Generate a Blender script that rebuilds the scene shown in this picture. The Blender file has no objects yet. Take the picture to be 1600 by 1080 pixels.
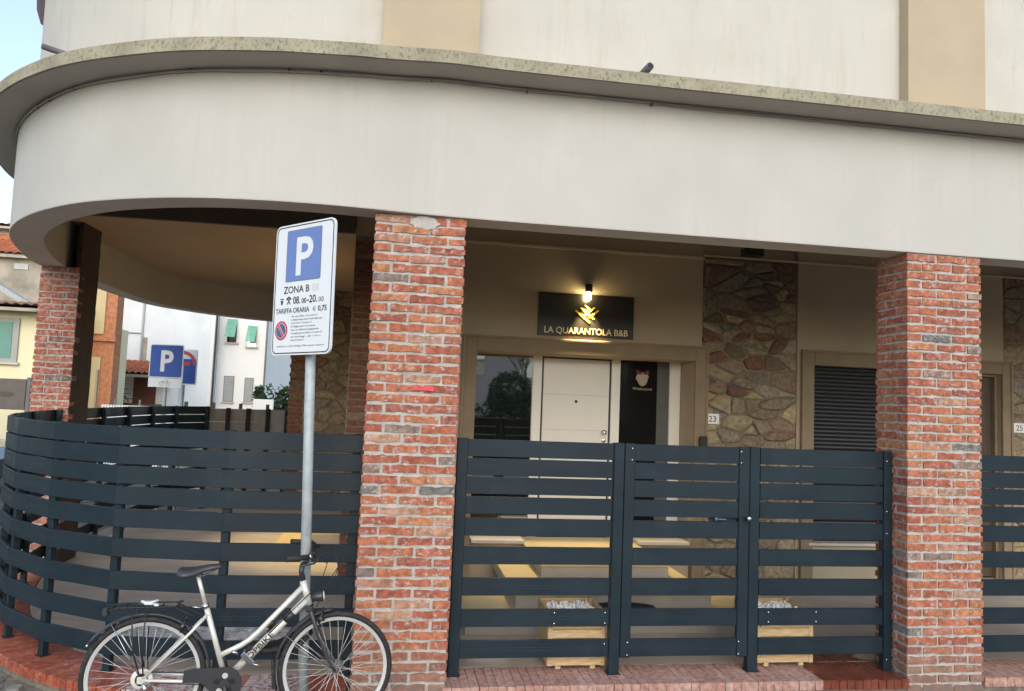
import bpy, bmesh, math, random
from mathutils import Vector, Matrix, Euler
R = random.Random(7)
rad = math.radians
sc = bpy.context.scene
col = sc.collection

# ---------------------------------------------------------------- camera, light, exposure
cam_d = bpy.data.cameras.new('camera')
cam_d.sensor_width = 36.0
cam_d.lens = 26.283
cam_d.clip_start = 0.05
cam_d.clip_end = 2000
cam = bpy.data.objects.new('camera', cam_d)
col.objects.link(cam)
rgt = Vector((0.98747661, -0.15276674, 0.03939872))
upv = Vector((-0.05026221, -0.06791344, 0.99642435))
fwd = Vector((0.1495448, 0.98592601, 0.07474132))
cam.matrix_world = Matrix(((rgt.x, upv.x, -fwd.x, 0.20693), (rgt.y, upv.y, -fwd.y, -5.23138),
                           (rgt.z, upv.z, -fwd.z, 1.95377), (0, 0, 0, 1)))
sc.camera = cam

SUN_EL, SUN_AZ = 27.0, 182.0          # azimuth clockwise from +Y: behind the camera, to its left
world = bpy.data.worlds.new('World')
sc.world = world
world.use_nodes = True
wn = world.node_tree
sky = wn.nodes.new('ShaderNodeTexSky')
sky.sky_type = 'NISHITA'
sky.sun_disc = False
sky.sun_elevation = rad(SUN_EL)
sky.sun_rotation = rad(SUN_AZ)
sky.air_density = 1.0
sky.dust_density = 1.2
sky.ozone_density = 1.0
haze = wn.nodes.new('ShaderNodeMix')          # thin even veil of high haze over the blue
haze.data_type = 'RGBA'
haze.inputs[0].default_value = 0.18
haze.inputs[7].default_value = (5.2, 5.8, 6.1, 1)
wn.links.new(sky.outputs[0], haze.inputs[6])
wn.links.new(haze.outputs[2], wn.nodes['Background'].inputs[0])
wn.nodes['Background'].inputs[1].default_value = 0.15
sun_d = bpy.data.lights.new('sun', 'SUN')
sun_d.energy = 0.7
sun_d.angle = rad(50)
sun_d.color = (1.0, 0.95, 0.88)
sun = bpy.data.objects.new('sun', sun_d)
col.objects.link(sun)
to_sun = Vector((math.sin(rad(SUN_AZ)) * math.cos(rad(SUN_EL)), math.cos(rad(SUN_AZ)) * math.cos(rad(SUN_EL)), math.sin(rad(SUN_EL))))
sun.rotation_euler = to_sun.to_track_quat('Z', 'Y').to_euler()
sun.location = to_sun * 60
vs = sc.view_settings
sc.display_settings.display_device = 'sRGB'
vs.view_transform = 'Standard'
vs.look = 'None'
vs.exposure = 0.97
vs.gamma = 1.0
vs.use_curve_mapping = False
sc.cycles.max_bounces = 8
sc.cycles.use_denoising = True

# ---------------------------------------------------------------- materials
def _n(nt, kind, **kw):
    n = nt.nodes.new(kind)
    for k, v in kw.items():
        setattr(n, k, v)
    return n

def lerp_col(c, f):
    return tuple(max(0.0, min(1.0, x * f)) for x in c[:3]) + (1.0,)

def M(name, c, rough=0.6, metal=0.0, var=0.10, vscale=5.0, bump=0.15, bscale=90.0, bdist=0.004, stretch=(1, 1, 1),
      c2=None, c2scale=14.0, c2at=(0.55, 0.7), c2stretch=(1, 1, 1), rvar=0.0, rscale=4.0, coat=0.0, transmission=0.0, spec=0.5, ior=1.5, crack=0.0, streak=None):
    m = bpy.data.materials.new(name)
    m.use_nodes = True
    nt = m.node_tree
    b = nt.nodes['Principled BSDF']
    b.inputs['Roughness'].default_value = rough
    b.inputs['Metallic'].default_value = metal
    b.inputs['Coat Weight'].default_value = coat
    b.inputs['Transmission Weight'].default_value = transmission
    b.inputs['Specular IOR Level'].default_value = spec
    b.inputs['IOR'].default_value = ior
    geo = _n(nt, 'ShaderNodeNewGeometry')
    mp = _n(nt, 'ShaderNodeMapping')
    mp.inputs['Scale'].default_value = stretch
    nt.links.new(geo.outputs['Position'], mp.inputs[0])
    nz = _n(nt, 'ShaderNodeTexNoise')
    nz.inputs['Scale'].default_value = vscale
    nz.inputs['Detail'].default_value = 6
    nt.links.new(mp.outputs[0], nz.inputs['Vector'])
    rp = _n(nt, 'ShaderNodeValToRGB')
    rp.color_ramp.elements[0].position = 0.3
    rp.color_ramp.elements[1].position = 0.7
    rp.color_ramp.elements[0].color = lerp_col(c, 1 - var)
    rp.color_ramp.elements[1].color = lerp_col(c, 1 + var)
    nt.links.new(nz.outputs['Fac'], rp.inputs[0])
    out = rp.outputs[0]
    if c2 is not None:
        mp2 = _n(nt, 'ShaderNodeMapping')
        mp2.inputs['Scale'].default_value = c2stretch
        nt.links.new(geo.outputs['Position'], mp2.inputs[0])
        n2 = _n(nt, 'ShaderNodeTexNoise')
        n2.inputs['Scale'].default_value = c2scale
        n2.inputs['Detail'].default_value = 8
        n2.inputs['Roughness'].default_value = 0.65
        nt.links.new(mp2.outputs[0], n2.inputs['Vector'])
        r2 = _n(nt, 'ShaderNodeValToRGB')
        r2.color_ramp.elements[0].position = c2at[0]
        r2.color_ramp.elements[1].position = c2at[1]
        nt.links.new(n2.outputs['Fac'], r2.inputs[0])
        mx = _n(nt, 'ShaderNodeMix', data_type='RGBA')
        nt.links.new(r2.outputs[0], mx.inputs[0])
        nt.links.new(out, mx.inputs[6])
        mx.inputs[7].default_value = tuple(c2[:3]) + (1,)
        out = mx.outputs[2]
    def darken(out, fac_socket, colour):
        mx = _n(nt, 'ShaderNodeMix', data_type='RGBA')
        nt.links.new(fac_socket, mx.inputs[0])
        nt.links.new(out, mx.inputs[6])
        mx.inputs[7].default_value = tuple(colour[:3]) + (1,)
        return mx.outputs[2]
    if streak:      # run-off stains: narrow, tall, patchy
        mp3 = _n(nt, 'ShaderNodeMapping')
        mp3.inputs['Scale'].default_value = (1, 1, 0.06)
        nt.links.new(geo.outputs['Position'], mp3.inputs[0])
        na = _n(nt, 'ShaderNodeTexNoise')
        na.inputs['Scale'].default_value = 17
        na.inputs['Detail'].default_value = 5
        nt.links.new(mp3.outputs[0], na.inputs['Vector'])
        nb = _n(nt, 'ShaderNodeTexNoise')
        nb.inputs['Scale'].default_value = 0.9
        nb.inputs['Detail'].default_value = 3
        nt.links.new(geo.outputs['Position'], nb.inputs['Vector'])
        ra = _n(nt, 'ShaderNodeMapRange')
        ra.inputs['From Min'].default_value = 0.50
        ra.inputs['From Max'].default_value = 0.80
        nt.links.new(na.outputs['Fac'], ra.inputs[0])
        rb = _n(nt, 'ShaderNodeMapRange')
        rb.inputs['From Min'].default_value = 0.42
        rb.inputs['From Max'].default_value = 0.70
        nt.links.new(nb.outputs['Fac'], rb.inputs[0])
        mu = _n(nt, 'ShaderNodeMath', operation='MULTIPLY')
        nt.links.new(ra.outputs[0], mu.inputs[0])
        nt.links.new(rb.outputs[0], mu.inputs[1])
        out = darken(out, mu.outputs[0], streak)
    if crack:
        nd = _n(nt, 'ShaderNodeTexNoise')
        nd.inputs['Scale'].default_value = 2.5
        nd.inputs['Detail'].default_value = 6
        nt.links.new(geo.outputs['Position'], nd.inputs['Vector'])
        va = _n(nt, 'ShaderNodeVectorMath', operation='SCALE')
        va.inputs['Scale'].default_value = 0.55
        nt.links.new(nd.outputs['Color'], va.inputs[0])
        vb = _n(nt, 'ShaderNodeVectorMath', operation='ADD')
        nt.links.new(geo.outputs['Position'], vb.inputs[0])
        nt.links.new(va.outputs[0], vb.inputs[1])
        vo = _n(nt, 'ShaderNodeTexVoronoi', feature='DISTANCE_TO_EDGE')
        vo.inputs['Scale'].default_value = 0.55
        nt.links.new(vb.outputs[0], vo.inputs['Vector'])
        rc = _n(nt, 'ShaderNodeMapRange')
        rc.inputs['From Min'].default_value = 0.0
        rc.inputs['From Max'].default_value = 0.0035
        rc.inputs['To Min'].default_value = crack
        rc.inputs['To Max'].default_value = 0.0
        nt.links.new(vo.outputs['Distance'], rc.inputs[0])
        ne = _n(nt, 'ShaderNodeMapRange')
        ne.inputs['From Min'].default_value = 0.48
        ne.inputs['From Max'].default_value = 0.60
        nt.links.new(nd.outputs['Fac'], ne.inputs[0])
        mc = _n(nt, 'ShaderNodeMath', operation='MULTIPLY')
        nt.links.new(rc.outputs[0], mc.inputs[0])
        nt.links.new(ne.outputs[0], mc.inputs[1])
        out = darken(out, mc.outputs[0], (c[0] * 0.45, c[1] * 0.43, c[2] * 0.40))
    nt.links.new(out, b.inputs['Base Color'])
    if bump:
        n3 = _n(nt, 'ShaderNodeTexNoise')
        n3.inputs['Scale'].default_value = bscale
        n3.inputs['Detail'].default_value = 5
        nt.links.new(mp.outputs[0], n3.inputs['Vector'])
        bp = _n(nt, 'ShaderNodeBump')
        bp.inputs['Strength'].default_value = bump
        bp.inputs['Distance'].default_value = bdist
        nt.links.new(n3.outputs['Fac'], bp.inputs['Height'])
        nt.links.new(bp.outputs[0], b.inputs['Normal'])
    if rvar:
        n4 = _n(nt, 'ShaderNodeTexNoise')
        n4.inputs['Scale'].default_value = rscale
        n4.inputs['Detail'].default_value = 4
        nt.links.new(mp.outputs[0], n4.inputs['Vector'])
        mr = _n(nt, 'ShaderNodeMapRange')
        mr.inputs['From Min'].default_value = 0.38
        mr.inputs['From Max'].default_value = 0.62
        mr.inputs['To Min'].default_value = max(0.03, rough - rvar)
        mr.inputs['To Max'].default_value = min(1, rough + rvar)
        nt.links.new(n4.outputs['Fac'], mr.inputs[0])
        nt.links.new(mr.outputs[0], b.inputs['Roughness'])
    return m

def brick_mat(name, stops, mortar=(0.47, 0.44, 0.41), smear=(0.60, 0.72), dirt=True, rough=0.85, bump=0.5):
    """each brick object takes its own colour from the ramp by its Object Info random value"""
    m = bpy.data.materials.new(name)
    m.use_nodes = True
    nt = m.node_tree
    b = nt.nodes['Principled BSDF']
    b.inputs['Roughness'].default_value = rough
    b.inputs['Specular IOR Level'].default_value = 0.3
    oi = _n(nt, 'ShaderNodeObjectInfo')
    rp = _n(nt, 'ShaderNodeValToRGB')
    cr = rp.color_ramp
    cr.interpolation = 'LINEAR'
    while len(cr.elements) < len(stops):
        cr.elements.new(0.5)
    for e, (p, c) in zip(cr.elements, stops):
        e.position = p
        e.color = tuple(c) + (1,)
    nt.links.new(oi.outputs['Random'], rp.inputs[0])
    geo = _n(nt, 'ShaderNodeNewGeometry')
    nz = _n(nt, 'ShaderNodeTexNoise')
    nz.inputs['Scale'].default_value = 22
    nz.inputs['Detail'].default_value = 7
    nt.links.new(geo.outputs['Position'], nz.inputs['Vector'])
    hs = _n(nt, 'ShaderNodeHueSaturation')
    mr = _n(nt, 'ShaderNodeMapRange')
    mr.inputs['From Min'].default_value = 0.3
    mr.inputs['From Max'].default_value = 0.7
    mr.inputs['To Min'].default_value = 0.62
    mr.inputs['To Max'].default_value = 1.35
    nt.links.new(nz.outputs['Fac'], mr.inputs[0])
    nt.links.new(mr.outputs[0], hs.inputs['Value'])
    nt.links.new(rp.outputs[0], hs.inputs['Color'])
    n2 = _n(nt, 'ShaderNodeTexNoise')
    n2.inputs['Scale'].default_value = 30
    n2.inputs['Detail'].default_value = 9
    n2.inputs['Roughness'].default_value = 0.7
    nt.links.new(geo.outputs['Position'], n2.inputs['Vector'])
    r2 = _n(nt, 'ShaderNodeValToRGB')
    r2.color_ramp.elements[0].position = smear[0]
    r2.color_ramp.elements[1].position = smear[1]
    nt.links.new(n2.outputs['Fac'], r2.inputs[0])
    mx = _n(nt, 'ShaderNodeMix', data_type='RGBA')
    nt.links.new(r2.outputs[0], mx.inputs[0])
    nt.links.new(hs.outputs[0], mx.inputs[6])
    mx.inputs[7].default_value = tuple(mortar) + (1,)
    out = mx.outputs[2]
    if dirt:   # splashed grime on the lowest courses
        sx = _n(nt, 'ShaderNodeSeparateXYZ')
        nt.links.new(geo.outputs['Position'], sx.inputs[0])
        m1 = _n(nt, 'ShaderNodeMapRange')
        m1.inputs['From Min'].default_value = -0.1
        m1.inputs['From Max'].default_value = 0.32
        m1.inputs['To Min'].default_value = 1.0
        m1.inputs['To Max'].default_value = 0.0
        nt.links.new(sx.outputs[2], m1.inputs[0])
        n5 = _n(nt, 'ShaderNodeTexNoise')
        n5.inputs['Scale'].default_value = 9
        n5.inputs['Detail'].default_value = 6
        nt.links.new(geo.outputs['Position'], n5.inputs['Vector'])
        mul = _n(nt, 'ShaderNodeMath', operation='MULTIPLY')
        nt.links.new(m1.outputs[0], mul.inputs[0])
        nt.links.new(n5.outputs['Fac'], mul.inputs[1])
        mul2 = _n(nt, 'ShaderNodeMath', operation='MULTIPLY')
        mul2.inputs[1].default_value = 1.7
        mul2.use_clamp = True
        nt.links.new(mul.outputs[0], mul2.inputs[0])
        mx2 = _n(nt, 'ShaderNodeMix', data_type='RGBA')
        nt.links.new(mul2.outputs[0], mx2.inputs[0])
        nt.links.new(out, mx2.inputs[6])
        mx2.inputs[7].default_value = (0.17, 0.14, 0.12, 1)
        out = mx2.outputs[2]
    nt.links.new(out, b.inputs['Base Color'])
    n3 = _n(nt, 'ShaderNodeTexNoise')
    n3.inputs['Scale'].default_value = 70
    n3.inputs['Detail'].default_value = 6
    nt.links.new(geo.outputs['Position'], n3.inputs['Vector'])
    bp = _n(nt, 'ShaderNodeBump')
    bp.inputs['Strength'].default_value = bump
    bp.inputs['Distance'].default_value = 0.006
    nt.links.new(n3.outputs['Fac'], bp.inputs['Height'])
    nt.links.new(bp.outputs[0], b.inputs['Normal'])
    return m

def emit(name, c, s):
    m = bpy.data.materials.new(name)
    m.use_nodes = True
    b = m.node_tree.nodes['Principled BSDF']
    b.inputs['Base Color'].default_value = tuple(c) + (1,)
    b.inputs['Emission Color'].default_value = tuple(c) + (1,)
    b.inputs['Emission Strength'].default_value = s
    return m

MAT = dict(
    fascia=M('cream_render', (0.490, 0.474, 0.434), 0.8, var=0.05, vscale=1.8, bump=0.22, bscale=38, c2=(0.465, 0.445, 0.405), c2scale=2.2, c2at=(0.50, 0.80), c2stretch=(1, 1, 0.6), crack=0.12, streak=(0.44, 0.418, 0.372)),
    upper=M('weathered_white_render', (0.53, 0.505, 0.450), 0.85, var=0.05, vscale=2.0, bump=0.25, bscale=60,
            c2=(0.48, 0.44, 0.35), c2scale=11, c2at=(0.53, 0.86), c2stretch=(1, 1, 0.22), crack=0.14, streak=(0.385, 0.36, 0.29)),
    pilaster=M('beige_render', (0.44, 0.36, 0.25), 0.85, var=0.05, vscale=3, bump=0.2, bscale=70),
    cornice=M('lichen_concrete', (0.33, 0.30, 0.215), 0.9, var=0.18, vscale=4, bump=0.5, bscale=60,
              c2=(0.13, 0.125, 0.09), c2scale=48, c2at=(0.50, 0.70), c2stretch=(1, 1, 0.75)),
    soffit=M('grey_soffit_paint', (0.44, 0.40, 0.355), 0.85, var=0.06, vscale=2, bump=0.1),
    ringsoffit=M('grey_beam_paint', (0.70, 0.66, 0.60), 0.85, var=0.04, vscale=2, bump=0.1),
    tan=M('tan_wall_paint', (0.40, 0.33, 0.235), 0.85, var=0.06, vscale=1.5, bump=0.2, bscale=60),
    ceilbrown=M('brown_ceiling_paint', (0.50, 0.38, 0.245), 0.85, var=0.06, vscale=1.5, bump=0.1),
    trim=M('tan_stone_trim', (0.235, 0.175, 0.11), 0.75, var=0.12, vscale=5, bump=0.2),
    darkbeam=M('dark_brown_beam', (0.10, 0.08, 0.065), 0.8, var=0.1),
    white=M('white_door_lacquer', (0.71, 0.685, 0.63), 0.35, var=0.02, bump=0.03),
    whiteframe=M('white_window_frame', (0.75, 0.725, 0.67), 0.4, var=0.02, bump=0.02),
    black=M('black_paint', (0.012, 0.012, 0.013), 0.45, var=0.1, bump=0.03),
    rubber=M('black_rubber', (0.016, 0.016, 0.017), 0.75, var=0.2, bump=0.2, c2=(0.06, 0.055, 0.048), c2scale=30, c2at=(0.52, 0.72)),
    plastic=M('dark_plastic', (0.035, 0.036, 0.042), 0.38, var=0.08, bump=0.03),
    fence=M('anthracite_fence', (0.0105, 0.0210, 0.0300), 0.48, var=0.14, vscale=3, bump=0.04, bscale=150, rvar=0.08, c2=(0.026, 0.037, 0.045), c2scale=7, c2at=(0.56, 0.95), spec=0.28),
    steel=M('galvanised_steel', (0.36, 0.40, 0.415), 0.5, metal=0.1, var=0.14, vscale=14, bump=0.08, c2=(0.22, 0.22, 0.20), c2scale=40, c2at=(0.58, 0.76), c2stretch=(1, 1, 0.3)),
    alu=M('bright_aluminium', (0.62, 0.62, 0.61), 0.35, metal=0.35, var=0.03, bump=0.0),
    chrome=M('polished_metal', (0.62, 0.62, 0.62), 0.22, metal=1.0, var=0.05, bump=0.02),
    frame=M('champagne_silver_paint', (0.66, 0.635, 0.58), 0.32, metal=0.2, var=0.06, vscale=14, bump=0.02, coat=0.3, c2=(0.26, 0.23, 0.19), c2scale=75, c2at=(0.60, 0.74)),
    signwhite=M('sign_white', (0.70, 0.73, 0.76), 0.3, var=0.02, bump=0.0),
    signgrey=M('sign_back_grey', (0.30, 0.32, 0.33), 0.4, metal=0.5, var=0.05),
    signblue=M('sign_faded_blue', (0.125, 0.20, 0.47), 0.35, var=0.03, bump=0.0),
    deepblue=M('sign_blue', (0.006, 0.065, 0.36), 0.5, var=0.03, bump=0.0),
    ink=M('print_black', (0.025, 0.025, 0.028), 0.5, var=0.0, bump=0.0),
    greyink=M('print_grey', (0.20, 0.21, 0.22), 0.5, var=0.0, bump=0.0),
    red=M('print_red', (0.52, 0.045, 0.06), 0.4, var=0.03, bump=0.0),
    navy=M('print_navy', (0.06, 0.10, 0.21), 0.4, var=0.03, bump=0.0),
    gold=M('gold_letter', (0.62, 0.42, 0.05), 0.35, var=0.02, bump=0.0),
    letter=M('cream_letter', (0.80, 0.70, 0.42), 0.4, var=0.02, bump=0.0),
    panelblack=M('black_sign_panel', (0.012, 0.011, 0.010), 0.36, var=0.05, bump=0.02),
    mortar=M('grey_mortar', (0.44, 0.41, 0.38), 0.95, var=0.16, vscale=18, bump=0.9, bscale=55, bdist=0.01, c2=(0.24, 0.22, 0.20), c2scale=6, c2at=(0.55, 0.8)),
    stonemortar=M('brown_mortar', (0.23, 0.185, 0.13), 0.95, var=0.2, vscale=14, bump=0.9, bscale=40, bdist=0.012),
    floor=M('beige_porch_paving', (0.46, 0.405, 0.355), 0.55, var=0.13, vscale=2.2, bump=0.08, bscale=50, rvar=0.12, stretch=(0.6, 1.6, 1),
            c2=(0.33, 0.275, 0.235), c2scale=3.0, c2at=(0.55, 0.8)),
    marble=M('pale_stone_step', (0.52, 0.485, 0.43), 0.45, var=0.08, vscale=4, bump=0.05),
    plinth=M('rough_plinth_concrete', (0.17, 0.145, 0.115), 0.95, var=0.3, vscale=12, bump=0.9, bscale=30, bdist=0.02),
    stepgrey=M('grey_step_stone', (0.36, 0.335, 0.30), 0.6, var=0.10, vscale=4, bump=0.1),
    tread=M('lamp_yellow_tread', (0.56, 0.455, 0.25), 0.5, var=0.08, vscale=4, bump=0.05),
    wood=M('pine_boards', (0.50, 0.36, 0.19), 0.6, var=0.22, vscale=9, bump=0.15, bscale=40, stretch=(1.2, 6, 8)),
    pebble=M('white_pebbles', (0.88, 0.88, 0.88), 0.7, var=0.10, vscale=30, bump=0.1),
    asphalt=M('asphalt', (0.06, 0.058, 0.056), 0.9, var=0.2, vscale=3, bump=0.6, bscale=160),
    sett=M('grey_stone_sett', (0.20, 0.18, 0.16), 0.75, var=0.3, vscale=8, bump=0.6, bscale=50),
    glassdark=M('dark_glazing', (0.012, 0.014, 0.014), 0.02, var=0.0, bump=0.0, spec=1.0, ior=2.5),
    glassdull=M('curtained_glazing', (0.010, 0.011, 0.011), 0.06, var=0.0, bump=0.0, ior=1.33),
    shutterblack=M('black_shutter', (0.018, 0.018, 0.02), 0.42, var=0.05, bump=0.03),
    brownwood=M('dark_brown_door', (0.07, 0.045, 0.028), 0.5, var=0.2, vscale=6, bump=0.1, stretch=(6, 6, 0.6)),
    pipe=M('grey_metal_pipe', (0.13, 0.13, 0.14), 0.5, metal=0.3, var=0.15),
    plaster=M('white_plaster_patch', (0.45, 0.42, 0.39), 0.9, var=0.1, vscale=20, bump=0.6, bscale=60, bdist=0.01),
    pinkred=M('bright_pink_red_paint', (0.62, 0.075, 0.085), 0.6, var=0.12, vscale=30, bump=0.4),
    leaf=M('dark_green_leaf', (0.035, 0.075, 0.022), 0.6, var=0.45, vscale=3, bump=0.0),
    bark=M('bark', (0.09, 0.07, 0.055), 0.9, var=0.3, vscale=8, bump=0.5),
    yellowwall=M('pale_yellow_render', (0.78, 0.72, 0.48), 0.85, var=0.04, vscale=1),
    greenshut=M('green_roller_shutter', (0.14, 0.32, 0.27), 0.55, var=0.08),
    greenawn=M('green_shutter', (0.20, 0.47, 0.35), 0.55, var=0.06),
    oldwall=M('stained_old_render', (0.40, 0.36, 0.29), 0.9, var=0.2, vscale=1.6, bump=0.5, bscale=20, c2=(0.20, 0.18, 0.15), c2scale=1.2, c2at=(0.5, 0.75)),
    rooftile=M('terracotta_tile', (0.33, 0.17, 0.10), 0.85, var=0.35, vscale=5, bump=0.6, bscale=20, c2=(0.14, 0.10, 0.075), c2scale=3, c2at=(0.5, 0.7)),
    redroof=M('red_tile', (0.36, 0.115, 0.055), 0.85, var=0.25, vscale=4, bump=0.5, bscale=14),
    orange=M('orange_render', (0.55, 0.24, 0.10), 0.85, var=0.08, vscale=2),
    orangebrick=M('orange_brick', (0.46, 0.19, 0.09), 0.85, var=0.25, vscale=10, bump=0.4, bscale=20),
    ochre=M('ochre_render', (0.60, 0.48, 0.26), 0.85, var=0.08, vscale=1.5),
    bluewhite=M('cool_white_render', (0.78, 0.82, 0.83), 0.85, var=0.06, vscale=0.9, bump=0.2, c2=(0.60, 0.63, 0.64), c2scale=1.2, c2at=(0.55, 0.85), c2stretch=(1, 1, 0.4)),
    brightwhite=M('bright_white_render', (0.90, 0.88, 0.83), 0.85, var=0.03, vscale=1),
    greywin=M('pale_roller_blind', (0.36, 0.37, 0.35), 0.6, var=0.06),
    winbrown=M('brown_door_leaf', (0.17, 0.06, 0.035), 0.7, var=0.15),
    greyfence=M('grey_board', (0.27, 0.255, 0.245), 0.55, var=0.12),
    carteal=M('dark_teal_car_paint', (0.018, 0.05, 0.065), 0.25, var=0.0, bump=0.0, coat=0.8),
    carwhite=M('white_car_paint', (0.70, 0.70, 0.70), 0.25, var=0.0, bump=0.0, coat=0.8),
    taillight=M('red_lens', (0.45, 0.02, 0.015), 0.2, var=0.0, bump=0.0),
    taupe=M('taupe_panel', (0.115, 0.098, 0.085), 0.6, var=0.1),
    pinkfar=M('pink_render', (0.50, 0.40, 0.36), 0.85, var=0.05),
    purple=M('dark_purple_shutter', (0.075, 0.055, 0.065), 0.6, var=0.1),
    wetred=M('wet_red_paver', (0.155, 0.040, 0.022), 0.28, var=0.25, vscale=8, bump=0.25, bscale=60, rvar=0.18, rscale=7, coat=0.5),
    cream=M('cream_enamel', (0.34, 0.29, 0.20), 0.5, var=0.05, bump=0.0),
    darkred=M('dark_red_ribbon', (0.10, 0.015, 0.015), 0.7, var=0.1),
    headlamp=M('lamp_lens', (0.55, 0.56, 0.58), 0.1, var=0.0, bump=0.0),
)
RED_STOPS = [(0.0, (0.40, 0.148, 0.076)), (0.30, (0.36, 0.118, 0.066)), (0.55, (0.30, 0.090, 0.058)), (0.74, (0.43, 0.185, 0.088)),
             (0.86, (0.27, 0.080, 0.062)), (0.93, (0.43, 0.24, 0.155)), (0.975, (0.22, 0.16, 0.135)), (1.0, (0.15, 0.14, 0.13))]
DUSK_STOPS = [(0.0, (0.36, 0.115, 0.065)), (0.4, (0.30, 0.085, 0.055)), (0.7, (0.38, 0.14, 0.09)), (0.9, (0.25, 0.09, 0.07)), (1.0, (0.15, 0.13, 0.12))]
MAT['brick'] = brick_mat('hand_made_red_brick', RED_STOPS, smear=(0.545, 0.665), mortar=(0.46, 0.42, 0.39))
MAT['brickfar'] = brick_mat('pinkish_red_brick', DUSK_STOPS, smear=(0.50, 0.68))
MAT['quoin'] = brick_mat('brown_red_brick', [(0.0, (0.20, 0.085, 0.05)), (0.5, (0.15, 0.06, 0.04)), (0.85, (0.24, 0.12, 0.07)), (1.0, (0.16, 0.13, 0.10))], dirt=False)
MAT['stone'] = brick_mat('field_stone', [(0.0, (0.28, 0.22, 0.145)), (0.22, (0.21, 0.17, 0.12)), (0.45, (0.33, 0.26, 0.16)), (0.54, (0.225, 0.155, 0.105)), (0.62, (0.21, 0.14, 0.10)),
                                         (0.75, (0.22, 0.17, 0.12)), (0.9, (0.36, 0.28, 0.15)), (1.0, (0.20, 0.18, 0.15))], mortar=(0.27, 0.22, 0.155), smear=(0.54, 0.74), dirt=False, bump=0.8)
MAT['stonepale'] = brick_mat('yellow_field_stone', [(0.0, (0.34, 0.27, 0.16)), (0.3, (0.24, 0.19, 0.13)), (0.6, (0.40, 0.31, 0.17)), (0.8, (0.22, 0.18, 0.14)), (1.0, (0.30, 0.25, 0.18))], mortar=(0.27, 0.22, 0.15), smear=(0.62, 0.8), dirt=False, bump=0.8)
MAT['stonered'] = brick_mat('brick_and_stone_rubble', [(0.0, (0.18, 0.09, 0.06)), (0.45, (0.155, 0.08, 0.058)), (0.62, (0.22, 0.13, 0.09)), (0.75, (0.26, 0.21, 0.15)), (1.0, (0.30, 0.26, 0.20))], mortar=(0.22, 0.17, 0.12), smear=(0.60, 0.8), dirt=False, bump=0.8)
MAT['stonedark'] = brick_mat('dark_field_stone', [(0.0, (0.13, 0.10, 0.07)), (0.35, (0.16, 0.10, 0.07)), (0.7, (0.19, 0.17, 0.13)), (1.0, (0.12, 0.11, 0.09))], mortar=(0.16, 0.13, 0.10), smear=(0.62, 0.8), dirt=False, bump=0.8)
MAT['paverpink'] = brick_mat('dusty_pink_paver', [(0.0, (0.40, 0.23, 0.185)), (0.5, (0.36, 0.19, 0.15)), (1.0, (0.43, 0.27, 0.22))], mortar=(0.47, 0.38, 0.33), smear=(0.5, 0.75), dirt=False, rough=0.75, bump=0.25)
MAT['paverred'] = brick_mat('red_paver', [(0.0, (0.34, 0.085, 0.045)), (0.5, (0.28, 0.065, 0.038)), (1.0, (0.37, 0.12, 0.07))], mortar=(0.46, 0.33, 0.28), smear=(0.54, 0.74), dirt=False, rough=0.30, bump=0.22)

MAT['paversheen'] = brick_mat('sheen_red_paver', [(0.0, (0.34, 0.11, 0.07)), (0.5, (0.30, 0.09, 0.06)), (1.0, (0.38, 0.16, 0.11))], mortar=(0.62, 0.58, 0.56), smear=(0.42, 0.62), dirt=False, rough=0.22, bump=0.2)  # white smears paint wet sheen into the red pavers
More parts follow.
